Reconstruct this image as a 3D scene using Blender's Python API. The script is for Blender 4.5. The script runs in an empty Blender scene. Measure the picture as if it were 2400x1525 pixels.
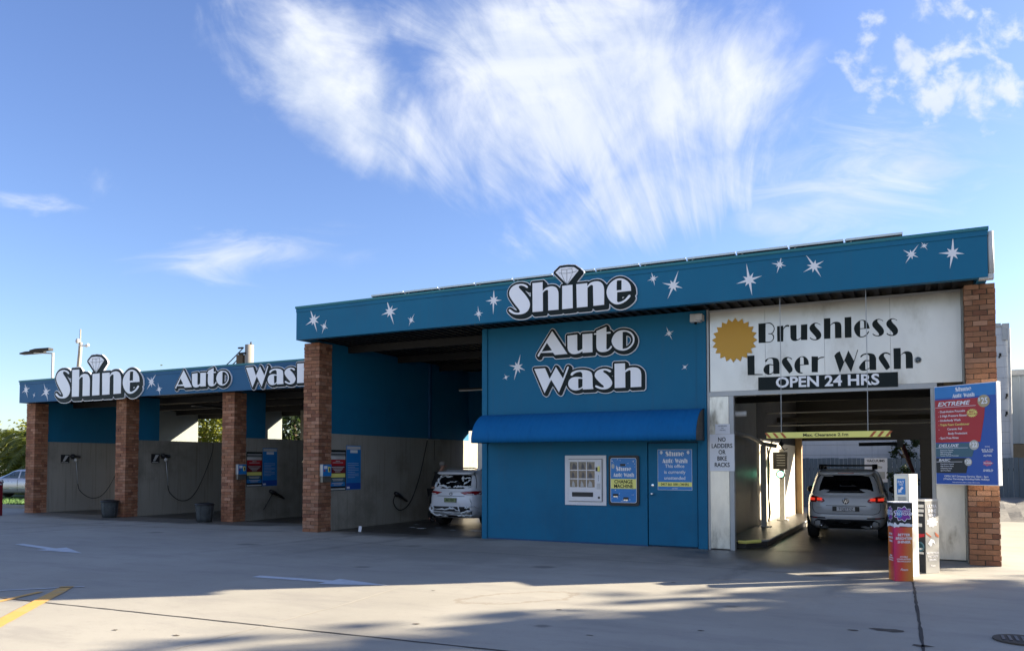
import bpy, math, random
import numpy as np
from mathutils import Vector, Matrix
random.seed(7)
R = math.radians
scene = bpy.context.scene
COL = scene.collection
PI = math.pi

# ------------------------------------------------------------------ materials
def lin(r, g, b):
    f = lambda c: c/12.92 if c <= 0.04045 else ((c+0.055)/1.055)**2.4
    return (f(r/255), f(g/255), f(b/255))

class NT:
    """small helper to write node maths"""
    def __init__(s, tree): s.t = tree
    def node(s, kind, **kw):
        n = s.t.nodes.new(kind)
        for k, v in kw.items(): setattr(n, k, v)
        return n
    def link(s, a, b): s.t.links.new(a, b)
    def val(s, sock, v):
        if isinstance(v, (int, float)): sock.default_value = v
        elif isinstance(v, (tuple, list)):
            sock.default_value = tuple(v) + ((1,) if len(sock.default_value) == 4 and len(v) == 3 else ())
        else: s.link(v, sock)
    def m(s, op, a, b=0.0, c=0.0):
        n = s.node('ShaderNodeMath', operation=op)
        s.val(n.inputs[0], a); s.val(n.inputs[1], b)
        if len(n.inputs) > 2: s.val(n.inputs[2], c)
        return n.outputs[0]
    def ss(s, x, lo, hi):
        n = s.node('ShaderNodeMapRange', interpolation_type='SMOOTHSTEP')
        s.val(n.inputs[0], x); n.inputs[1].default_value = lo; n.inputs[2].default_value = hi
        return n.outputs[0]
    def noise(s, vec, scale, detail=4.0, rough=0.55, dist=0.0):
        n = s.node('ShaderNodeTexNoise')
        s.link(vec, n.inputs['Vector']); n.inputs['Scale'].default_value = scale
        n.inputs['Detail'].default_value = detail; n.inputs['Roughness'].default_value = rough
        n.inputs['Distortion'].default_value = dist
        return n.outputs[0]
    def mix(s, f, a, b, mode='MIX'):
        n = s.node('ShaderNodeMix', data_type='RGBA', blend_type=mode)
        s.val(n.inputs[0], f); s.val(n.inputs[6], a); s.val(n.inputs[7], b)
        return n.outputs[2]
    def xyz(s, vec):
        n = s.node('ShaderNodeSeparateXYZ'); s.link(vec, n.inputs[0]); return n.outputs
    def comb(s, x, y, z=0.0):
        n = s.node('ShaderNodeCombineXYZ')
        for i, v in enumerate((x, y, z)): s.val(n.inputs[i], v)
        return n.outputs[0]
    def scale(s, vec, sc):
        n = s.node('ShaderNodeMapping'); s.link(vec, n.inputs[0]); n.inputs['Scale'].default_value = sc
        return n.outputs[0]

MATS = {}
def mat(name, col, rough=0.6, metal=0.0, var=0.12, vscale=3.0, bump=0.0, bscale=60, spec=0.5, coat=0.0,
        dirt=None, dirt_amt=0.0, stretch=None, emit=None, alpha=1.0, trans=0.0, attr=None, streak=None):
    if name in MATS: return MATS[name]
    m = bpy.data.materials.new(name); m.use_nodes = True
    t = NT(m.node_tree); p = m.node_tree.nodes['Principled BSDF']
    tc = t.node('ShaderNodeTexCoord'); geo = t.node('ShaderNodeNewGeometry')
    pos = geo.outputs['Position']
    v = t.scale(pos, stretch) if stretch else pos
    c = col
    n1 = t.noise(v, vscale, 5, 0.6)
    f = t.m('MULTIPLY_ADD', n1, 2*var, 1-var)
    if attr:
        a = t.node('ShaderNodeAttribute', attribute_name=attr); base = a.outputs['Color']
    else: base = tuple(col)
    gray = t.node('ShaderNodeCombineColor')
    for i in range(3): t.link(f, gray.inputs[i])
    c = t.mix(1.0, base, gray.outputs[0], 'MULTIPLY')
    if dirt:
        n2 = t.noise(v, vscale*0.6, 8, 0.65)
        c = t.mix(t.m('MULTIPLY', t.ss(n2, 0.48, 0.68), dirt_amt), c, dirt)
    if streak:   # vertical run marks
        n3 = t.noise(t.scale(pos, (9, 9, 0.35)), 1.6, 4, 0.6)
        c = t.mix(t.m('MULTIPLY', t.ss(n3, 0.5, 0.72), streak[1]), c, streak[0])
    t.link(c, p.inputs['Base Color'])
    rr = t.m('ADD', t.m('MULTIPLY', t.noise(v, vscale*2.3, 3), 0.16), rough-0.08)
    t.link(rr, p.inputs['Roughness'])
    p.inputs['Metallic'].default_value = metal
    p.inputs['Specular IOR Level'].default_value = spec
    p.inputs['Coat Weight'].default_value = coat
    p.inputs['Coat Roughness'].default_value = 0.05
    p.inputs['Transmission Weight'].default_value = trans
    if bump:
        b = t.node('ShaderNodeBump'); b.inputs['Strength'].default_value = bump; b.inputs['Distance'].default_value = 0.01
        t.link(t.noise(v, bscale, 6, 0.7), b.inputs['Height']); t.link(b.outputs[0], p.inputs['Normal'])
    if emit:
        p.inputs['Emission Color'].default_value = (*emit[0], 1); p.inputs['Emission Strength'].default_value = emit[1]
    MATS[name] = m; return m

BLUE = mat('blue_wall_paint', (0.006, 0.136, 0.256), 0.6, spec=0.25, var=0.07, vscale=0.7, bump=0.2, bscale=40, dirt=(0.008, 0.085, 0.17), dirt_amt=0.45, streak=((0.020, 0.12, 0.21), 0.35))
BLUEF = mat('blue_fascia_paint', (0.006, 0.140, 0.256), 0.55, spec=0.25, var=0.06, vscale=0.6, dirt=(0.010, 0.09, 0.18), dirt_amt=0.35, streak=((0.022, 0.12, 0.21), 0.3))
BLUEL = mat('faded_blue_fascia_paint', (0.018, 0.112, 0.235), 0.55, spec=0.3, var=0.06, vscale=0.8, dirt=(0.04, 0.10, 0.21), dirt_amt=0.3)
NAVY = mat('dark_blue_paint', (0.006, 0.062, 0.16), 0.6, var=0.1)
AWN = mat('blue_awning_canvas', (0.001, 0.115, 0.31), 0.8, spec=0.25, var=0.12, vscale=1.2, bump=0.3, bscale=60, streak=((0.004, 0.085, 0.22), 0.3))
MACHW = mat('machine_white_enamel', (0.72, 0.70, 0.70), 0.4, var=0.04)
TEAL = mat('teal_trim', (0.01, 0.16, 0.19), 0.45, var=0.1)
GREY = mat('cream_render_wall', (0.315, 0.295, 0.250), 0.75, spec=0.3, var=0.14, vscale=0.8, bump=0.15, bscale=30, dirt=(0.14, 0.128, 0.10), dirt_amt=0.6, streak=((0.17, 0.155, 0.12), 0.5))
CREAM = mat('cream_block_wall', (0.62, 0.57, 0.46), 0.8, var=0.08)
WHITEW = mat('white_painted_block', (0.56, 0.58, 0.60), 0.8, var=0.08, vscale=1.5, bump=0.2, bscale=12, dirt=(0.33, 0.35, 0.38), dirt_amt=0.4, streak=((0.3, 0.33, 0.36), 0.3))
STEEL = mat('brushed_steel', (0.60, 0.58, 0.54), 0.36, metal=0.9, var=0.20, vscale=0.8, stretch=(1.3, 1.3, 0.7), bump=0.05, bscale=20, dirt=(0.33, 0.30, 0.25), dirt_amt=0.85)
STEELJ = mat('corroded_steel_jamb', (0.66, 0.63, 0.57), 0.34, metal=0.85, var=0.3, vscale=1.6, stretch=(2.0, 2.0, 0.7), dirt=(0.15, 0.13, 0.10), dirt_amt=0.85)
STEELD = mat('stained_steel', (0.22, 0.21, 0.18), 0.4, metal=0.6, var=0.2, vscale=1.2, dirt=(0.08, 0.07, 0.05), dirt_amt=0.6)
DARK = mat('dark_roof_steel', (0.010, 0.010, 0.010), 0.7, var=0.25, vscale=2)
BLACK = mat('black_plastic', (0.012, 0.012, 0.013), 0.45, var=0.2)
SIGNBLK = mat('sign_black_paint', (0.007, 0.014, 0.014), 0.5, var=0.1, spec=0.2)
WHITE = mat('white_paint', (0.80, 0.80, 0.82), 0.45, var=0.04, vscale=2)
SIGNW = mat('gloss_white_sign_face', (0.88, 0.88, 0.90), 0.22, var=0.04, vscale=1.5, spec=0.6)
DIMW = mat('weathered_white', (0.55, 0.55, 0.53), 0.6, var=0.12, dirt=(0.3, 0.28, 0.24), dirt_amt=0.5)
GALV = mat('galvanised_metal', (0.38, 0.39, 0.39), 0.45, metal=0.4, var=0.15)
RUBBER = mat('black_rubber', (0.014, 0.014, 0.014), 0.7, var=0.2)
YEL = mat('yellow_enamel', (0.84, 0.78, 0.20), 0.4, var=0.05)
ORANGE = mat('orange_red_enamel', (0.42, 0.09, 0.02), 0.45, var=0.1)
GOLD = mat('ochre_sunburst_paint', (0.62, 0.33, 0.03), 0.5, var=0.05)
RED = mat('red_print', (0.42, 0.012, 0.018), 0.4, var=0.06)
SLATE = mat('slate_print', (0.045, 0.12, 0.16), 0.4, var=0.06)
PRBLUE = mat('royal_blue_print', (0.006, 0.07, 0.36), 0.35, var=0.05)
NAVYP = mat('navy_print', (0.008, 0.03, 0.22), 0.35, var=0.05)
SKYP = mat('bright_blue_print', (0.01, 0.19, 0.52), 0.35, var=0.15, vscale=5)
CONCW = mat('pale_concrete_post', (0.27, 0.25, 0.215), 0.8, var=0.15)
TAIL = mat('red_tail_lamp', (0.30, 0.006, 0.006), 0.15, var=0.1, coat=1)
TAILB = mat('lit_tail_lamp', (0.6, 0.03, 0.02), 0.2, emit=((1.0, 0.06, 0.03), 0.15))
GLASSD = mat('dark_tinted_glass', (0.003, 0.003, 0.004), 0.2, var=0.05, spec=0.25)
GLASSC = mat('car_side_glass', (0.05, 0.08, 0.10), 0.06, var=0.2, spec=0.8)
CARW = mat('white_car_paint', (0.60, 0.61, 0.62), 0.3, var=0.02, coat=1)
CARS = mat('silver_car_paint', (0.55, 0.55, 0.57), 0.3, metal=0.5, var=0.02, coat=1)
CHROME = mat('chrome', (0.75, 0.75, 0.76), 0.15, metal=1, var=0.02)
FOAM = mat('soap_foam', (0.82, 0.86, 0.88), 0.5, var=0.15, vscale=20, bump=0.6, bscale=30)
SKIN = mat('skin', (0.42, 0.24, 0.17), 0.5, var=0.05)
CLOTH = mat('black_cloth', (0.014, 0.014, 0.016), 0.85, var=0.2)
HAIR = mat('grey_hair', (0.28, 0.26, 0.24), 0.8, var=0.2, vscale=30)
def leafmat(name, col, tr):
    m = mat(name, col, 0.5, var=0.45, vscale=1.5); t = NT(m.node_tree); p = m.node_tree.nodes['Principled BSDF']
    tl = t.node('ShaderNodeBsdfTranslucent'); tl.inputs['Color'].default_value = (*tr, 1)
    mx = t.node('ShaderNodeMixShader'); mx.inputs[0].default_value = 0.55
    o = [n for n in m.node_tree.nodes if n.type == 'OUTPUT_MATERIAL'][0]
    t.link(p.outputs[0], mx.inputs[1]); t.link(tl.outputs[0], mx.inputs[2]); t.link(mx.outputs[0], o.inputs[0]); return m
CARW2 = mat('bright_white_car_paint', (0.74, 0.75, 0.77), 0.3, var=0.04, coat=1)
BLUESHADE = mat('shade_darkened_bay_blue', (0.002, 0.070, 0.155), 0.7, spec=0.2, var=0.12, vscale=0.9, dirt=(0.004, 0.04, 0.085), dirt_amt=0.5, streak=((0.004, 0.045, 0.09), 0.4))  # blue wall paint darkened to stand in for the shade inside the bay
REARW = mat('unpainted_rear_panel', (0.20, 0.22, 0.20), 0.8, var=0.1)
LEAF = leafmat('leaf_green', (0.075, 0.11, 0.018), (0.12, 0.17, 0.02))
LEAFY = leafmat('yellow_green_leaf', (0.12, 0.145, 0.022), (0.30, 0.31, 0.04))
LEAFD = leafmat('dark_leaf', (0.030, 0.050, 0.015), (0.03, 0.05, 0.01))
BARK = mat('bark', (0.11, 0.08, 0.05), 0.9, var=0.3)
BINM = mat('faded_black_bin', (0.035, 0.042, 0.045), 0.6, var=0.3, vscale=8, dirt=(0.10, 0.11, 0.11), dirt_amt=0.4)
PAPER = mat('white_paper', (0.72, 0.73, 0.75), 0.7, var=0.04)
FENCEM = mat('slate_blue_boards', (0.10, 0.14, 0.18), 0.7, var=0.25, vscale=2.5, stretch=(3, 3, 0.4), streak=((0.05, 0.08, 0.11), 0.6))
CLAD = mat('grey_steel_cladding', (0.36, 0.41, 0.44), 0.5, var=0.1)
RUBBLE = mat('rubble_bank', (0.20, 0.19, 0.17), 0.9, var=0.5, vscale=9, bump=1.0, bscale=14)
PVGLASS = mat('solar_glass', (0.02, 0.025, 0.04), 0.2, var=0.1)
ALU = mat('aluminium_frame', (0.55, 0.58, 0.56), 0.4, metal=0.5, var=0.08)
YPAINT = mat('yellow_road_paint', (0.55, 0.31, 0.07), 0.7, var=0.15, vscale=6, dirt=(0.4, 0.32, 0.2), dirt_amt=0.5)
WPAINT = mat('worn_white_road_paint', (0.50, 0.53, 0.56), 0.75, var=0.15, vscale=6, dirt=(0.36, 0.37, 0.37), dirt_amt=0.6)
JOINT = mat('joint_filler', (0.035, 0.032, 0.028), 0.9, var=0.3)
JOINTL = mat('pale_joint', (0.37, 0.34, 0.29), 0.9, var=0.1)
GREENL = mat('green_signal_lens', (0.02, 0.35, 0.16), 0.2, emit=((0.25, 1.0, 0.6), 1.6))
GRASSM = mat('grass_blades', (0.06, 0.13, 0.025), 0.7, var=0.3, vscale=6)
TUBE = mat('unlit_light_tube', (0.6, 0.58, 0.56), 0.3)
MAROON = mat('maroon_enamel', (0.16, 0.006, 0.015), 0.35, var=0.1)
BRICK = mat('brick_faces', (0.3, 0.1, 0.05), 0.85, var=0.25, vscale=14, bump=0.6, bscale=70, attr='tint', dirt=(0.09, 0.055, 0.035), dirt_amt=0.35)
MORTAR = mat('mortar', (0.075, 0.060, 0.045), 0.95, var=0.2, vscale=8)

# ------------------------------------------------------------------ mesh helpers
class MB:
    def __init__(s): s.v = []; s.f = []; s.mi = []; s.cur = 0; s.sm = False; s.smf = []; s.tint = []; s.tc = (1, 1, 1)
    def add(s, vs, fs):
        o = len(s.v); s.v += [tuple(map(float, p)) for p in vs]
        for f in fs:
            s.f.append([i+o for i in f]); s.mi.append(s.cur); s.smf.append(s.sm); s.tint.append(s.tc)
        return s
    def box(s, x0, x1, y0, y1, z0, z1):
        vs = [(x, y, z) for x in (x0, x1) for y in (y0, y1) for z in (z0, z1)]
        return s.add(vs, [(0, 1, 3, 2), (4, 6, 7, 5), (0, 4, 5, 1), (2, 3, 7, 6), (0, 2, 6, 4), (1, 5, 7, 3)])
    def poly(s, pts): return s.add(pts, [list(range(len(pts)))])
    def prism(s, pts, vec):
        """closed planar outline extruded by vec"""
        n = len(pts); q = [tuple(a+b for a, b in zip(p, vec)) for p in pts]
        fs = [list(range(n))[::-1], list(range(n, 2*n))] + [(i, (i+1) % n, n+(i+1) % n, n+i) for i in range(n)]
        return s.add(list(pts)+q, fs)
    def tube(s, path, r, n=8, caps=True):
        P = [Vector(p) for p in path]; rs = r if isinstance(r, (list, tuple)) else [r]*len(P)
        vs = []; up = Vector((0, 0, 1))
        for i, p in enumerate(P):
            d = (P[min(i+1, len(P)-1)]-P[max(i-1, 0)]).normalized()
            a = d.cross(up if abs(d.z) < .9 else Vector((1, 0, 0))).normalized(); b = d.cross(a)
            for k in range(n):
                t = 2*PI*k/n; vs.append(p+(a*math.cos(t)+b*math.sin(t))*rs[i])
        fs = [(i*n+k, i*n+(k+1) % n, (i+1)*n+(k+1) % n, (i+1)*n+k) for i in range(len(P)-1) for k in range(n)]
        if caps: fs += [list(range(n))[::-1], [(len(P)-1)*n+k for k in range(n)]]
        return s.add(vs, fs)
    def lathe(s, c, prof, n=16, axis='z'):
        """prof: (radius, offset) rings round an axis through c"""
        vs = []
        for r, h in prof:
            for k in range(n):
                t = 2*PI*k/n; a, b = r*math.cos(t), r*math.sin(t)
                vs.append({'z': (c[0]+a, c[1]+b, c[2]+h), 'y': (c[0]+a, c[1]+h, c[2]+b), 'x': (c[0]+h, c[1]+a, c[2]+b)}[axis])
        m = len(prof)
        fs = [(i*n+k, i*n+(k+1) % n, (i+1)*n+(k+1) % n, (i+1)*n+k) for i in range(m-1) for k in range(n)]
        fs += [list(range(n))[::-1], [(m-1)*n+k for k in range(n)]]
        return s.add(vs, fs)
    def stack(s, rings, n=6.0, k=36, cx=0, cy=0):
        """rounded-rectangle rings: (z, half width, y0, y1)"""
        vs = []
        for z, a, y0, y1 in rings:
            yc, b = (y0+y1)/2, (y1-y0)/2
            for i in range(k):
                t = 2*PI*i/k; c, d = math.cos(t), math.sin(t)
                vs.append((cx+a*math.copysign(abs(c)**(2/n), c), cy+yc+b*math.copysign(abs(d)**(2/n), d), z))
        m = len(rings)
        fs = [(i*k+j, i*k+(j+1) % k, (i+1)*k+(j+1) % k, (i+1)*k+j) for i in range(m-1) for j in range(k)]
        fs += [list(range(k))[::-1], [(m-1)*k+j for j in range(k)]]
        return s.add(vs, fs)
    def build(s, name, mats, parent=None, origin=None, bevel=0, smooth_angle=None):
        me = bpy.data.meshes.new(name)
        if parent is not None: org = WORLD_LOC[parent.name]
        elif origin is not None: org = Vector(origin)
        else:
            a = np.array(s.v); org = Vector(((a[:, 0].min()+a[:, 0].max())/2, (a[:, 1].min()+a[:, 1].max())/2, a[:, 2].min()))
        me.from_pydata([tuple(Vector(p)-org) for p in s.v], [], s.f)
        if not isinstance(mats, (list, tuple)): mats = [mats]
        for m in mats: me.materials.append(m)
        me.polygons.foreach_set('material_index', s.mi)
        me.polygons.foreach_set('use_smooth', s.smf)
        if any(t != (1, 1, 1) for t in s.tint):
            at = me.color_attributes.new('tint', 'FLOAT_COLOR', 'CORNER')
            cols = []
            for p, t in zip(me.polygons, s.tint): cols += [c for _ in range(p.loop_total) for c in (*t, 1)]
            at.data.foreach_set('color', cols)
        me.update()
        o = bpy.data.objects.new(name, me); COL.objects.link(o)
        WORLD_LOC[o.name] = org
        if parent is not None: o.parent = parent
        else: o.location = org
        if bevel:
            b = o.modifiers.new('bevel', 'BEVEL'); b.width = bevel; b.segments = 2; b.limit_method = 'ANGLE'; b.angle_limit = R(40)
        return o
WORLD_LOC = {}
def tag(o, label=None, cat=None, group=None, kind=None):
    if label: o['label'] = label
    if cat: o['category'] = cat
    if group: o['group'] = group
    if kind: o['kind'] = kind
    return o
def thing(name, loc, label, cat, group=None):
    o = bpy.data.objects.new(name, None); COL.objects.link(o); o.location = loc; o.empty_display_size = 0.2
    WORLD_LOC[o.name] = Vector(loc)
    return tag(o, label, cat, group)
def copy_tree(o, parent=None):
    c = o.copy(); COL.objects.link(c); WORLD_LOC[c.name] = WORLD_LOC[o.name].copy()
    if parent is not None: c.parent = parent
    for ch in o.children: copy_tree(ch, c)
    return c
def struct(o): o['kind'] = 'structure'; return o

# curves filled flat -> mesh
def from_curve(name, loops, plane_y, depth, m, parent, flip=False, xform=None):
    """loops of (x,z) filled in the facade plane, front at plane_y, thickness depth going back"""
    cu = bpy.data.curves.new('tmp', 'CURVE'); cu.dimensions = '2D'; cu.fill_mode = 'BOTH'; cu.extrude = depth/2
    for lp in loops:
        sp = cu.splines.new('POLY'); sp.points.add(len(lp)-1)
        for q, (x, z) in zip(sp.points, lp): q.co = (x, z, 0, 1)
        sp.use_cyclic_u = True
    ob = bpy.data.objects.new('tmp', cu); COL.objects.link(ob)
    dg = bpy.context.evaluated_depsgraph_get(); dg.update()
    me = bpy.data.meshes.new_from_object(ob.evaluated_get(dg)); bpy.data.objects.remove(ob)
    me.name = name
    org = WORLD_LOC[parent.name] if parent is not None else None
    if org is None:
        xs = [p[0] for l in loops for p in l]; zs = [p[1] for l in loops for p in l]
        org = Vector(((min(xs)+max(xs))/2, plane_y+depth/2, min(zs)))
    for v in me.vertices:
        x, z, d = v.co
        p = Vector((x, plane_y+depth/2-d, z))
        if xform: p = xform(p)
        v.co = p-org
    me.materials.clear(); me.materials.append(m)
    o = bpy.data.objects.new(name, me); COL.objects.link(o); WORLD_LOC[o.name] = org
    if parent is not None: o.parent = parent
    else: o.location = org
    return o
def spline(spec):
    """'x,z' corner points and '~x,z' smooth points -> polyline"""
    pts = []
    for tok in spec.split():
        sm = tok[0] == '~'; a, b = tok.lstrip('~').split(','); pts.append((sm, float(a), float(b)))
    out = []; n = len(pts)
    for i in range(n):
        s1, x1, y1 = pts[i]; s2, x2, y2 = pts[(i+1) % n]
        out.append((x1, y1))
        if not (s1 or s2): continue
        _, x0, y0 = pts[i-1]; _, x3, y3 = pts[(i+2) % n]
        L = math.hypot(x2-x1, y2-y1)
        def tan(ax, ay, bx, by, sm, dx, dy):
            if not sm: return dx, dy
            l = math.hypot(bx-ax, by-ay) or 1
            return (bx-ax)/l*L, (by-ay)/l*L
        t1 = tan(x0, y0, x2, y2, s1, x2-x1, y2-y1); t2 = tan(x1, y1, x3, y3, s2, x2-x1, y2-y1)
        for k in (1, 2, 3, 4):
            t = k/5; h1 = 2*t**3-3*t*t+1; h2 = t**3-2*t*t+t; h3 = -2*t**3+3*t*t; h4 = t**3-t*t
            out.append((h1*x1+h2*t1[0]+h3*x2+h4*t2[0], h1*y1+h2*t1[1]+h3*y2+h4*t2[1]))
    return out
def sdf(loops, X, Z):
    P = np.stack([X.ravel(), Z.ravel()], 1); d = np.full(len(P), 1e9); ins = np.zeros(len(P), bool)
    for lp in loops:
        a = np.array(lp); b = np.roll(a, -1, 0)
        for (ax, ay), (bx, by) in zip(a, b):
            vx, vy = bx-ax, by-ay; l2 = vx*vx+vy*vy
            if l2 < 1e-12: continue
            t = np.clip(((P[:, 0]-ax)*vx+(P[:, 1]-ay)*vy)/l2, 0, 1)
            d = np.minimum(d, (P[:, 0]-ax-t*vx)**2+(P[:, 1]-ay-t*vy)**2)
            if ay != by:
                c = ((ay > P[:, 1]) != (by > P[:, 1])) & (P[:, 0] < (bx-ax)*(P[:, 1]-ay)/(by-ay)+ax)
                ins ^= c
    d = np.sqrt(d); d[ins] *= -1
    return d.reshape(X.shape)
def contours(F, xs, zs):
    """closed zero-contours of F[j,i]"""
    S = F < 0; segs = {}
    J, I = np.where(~((S[:-1, :-1] == S[1:, :-1]) & (S[:-1, :-1] == S[:-1, 1:]) & (S[:-1, :-1] == S[1:, 1:])))
    pt = {}
    def e(j, i, d):       # d 0: edge to i+1, 1: edge to j+1
        k = (j, i, d)
        if k not in pt:
            a = F[j, i]; b = F[j, i+1] if d == 0 else F[j+1, i]; t = a/(a-b)
            pt[k] = (xs[i]+(xs[i+1]-xs[i])*t, zs[j]) if d == 0 else (xs[i], zs[j]+(zs[j+1]-zs[j])*t)
        return k
    for j, i in zip(J, I):
        c = [S[j, i], S[j, i+1], S[j+1, i+1], S[j+1, i]]
        E = [(j, i, 0), (j, i+1, 1), (j+1, i, 0), (j, i, 1)]
        cr = [k for k in range(4) if c[k] != c[(k+1) % 4]]
        prs = [(cr[0], cr[1])] if len(cr) == 2 else [(0, 1), (2, 3)]
        for a, b in prs:
            ka, kb = e(*E[a]), e(*E[b]); segs.setdefault(ka, []).append(kb); segs.setdefault(kb, []).append(ka)
    loops = []; seen = set()
    for k in list(segs):
        if k in seen: continue
        lp = [k]; seen.add(k); cur = k
        while True:
            nx = [q for q in segs[cur] if q not in seen]
            if not nx: break
            cur = nx[0]; seen.add(cur); lp.append(cur)
        p = [pt[q] for q in lp]
        area = sum(p[i-1][0]*p[i][1]-p[i][0]*p[i-1][1] for i in range(len(p)))/2
        if len(p) > 5 and abs(area) > 2e-4:
            q = [p[0]]                                   # thin out collinear points
            for i in range(1, len(p)-1):
                (x0, y0), (x1, y1), (x2, y2) = q[-1], p[i], p[i+1]
                if abs((x1-x0)*(y2-y0)-(x2-x0)*(y1-y0)) > 2e-6: q.append(p[i])
            loops.append(q)
    return loops

def text(name, s, x, z, h, plane_y, m, parent, depth=0.002, align='CENTER', sx=1.0, shear=0.0, fat=0.0, xform=None, spacing=1.0, line=1.0):
    """lettering facing -Y; x,z is the baseline anchor, h the capital height"""
    cu = bpy.data.curves.new('tmp', 'FONT'); cu.body = s; cu.size = h/0.66; cu.align_x = align
    cu.extrude = depth/2; cu.shear = shear; cu.offset = (fat+.012)*h; cu.space_character = spacing; cu.space_line = line
    cu.resolution_u = 3
    ob = bpy.data.objects.new('tmp', cu); COL.objects.link(ob)
    dg = bpy.context.evaluated_depsgraph_get(); dg.update()
    me = bpy.data.meshes.new_from_object(ob.evaluated_get(dg)); bpy.data.objects.remove(ob); me.name = name
    org = WORLD_LOC[parent.name] if parent is not None else Vector((x, plane_y, z))
    for v in me.vertices:
        p = Vector((x+v.co.x*sx, plane_y-v.co.z, z+v.co.y))
        if xform: p = xform(p)
        v.co = p-org
    me.materials.clear(); me.materials.append(m)
    o = bpy.data.objects.new(name, me); COL.objects.link(o); WORLD_LOC[o.name] = org
    if parent is not None: o.parent = parent
    else: o.location = org
    return o

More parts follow.
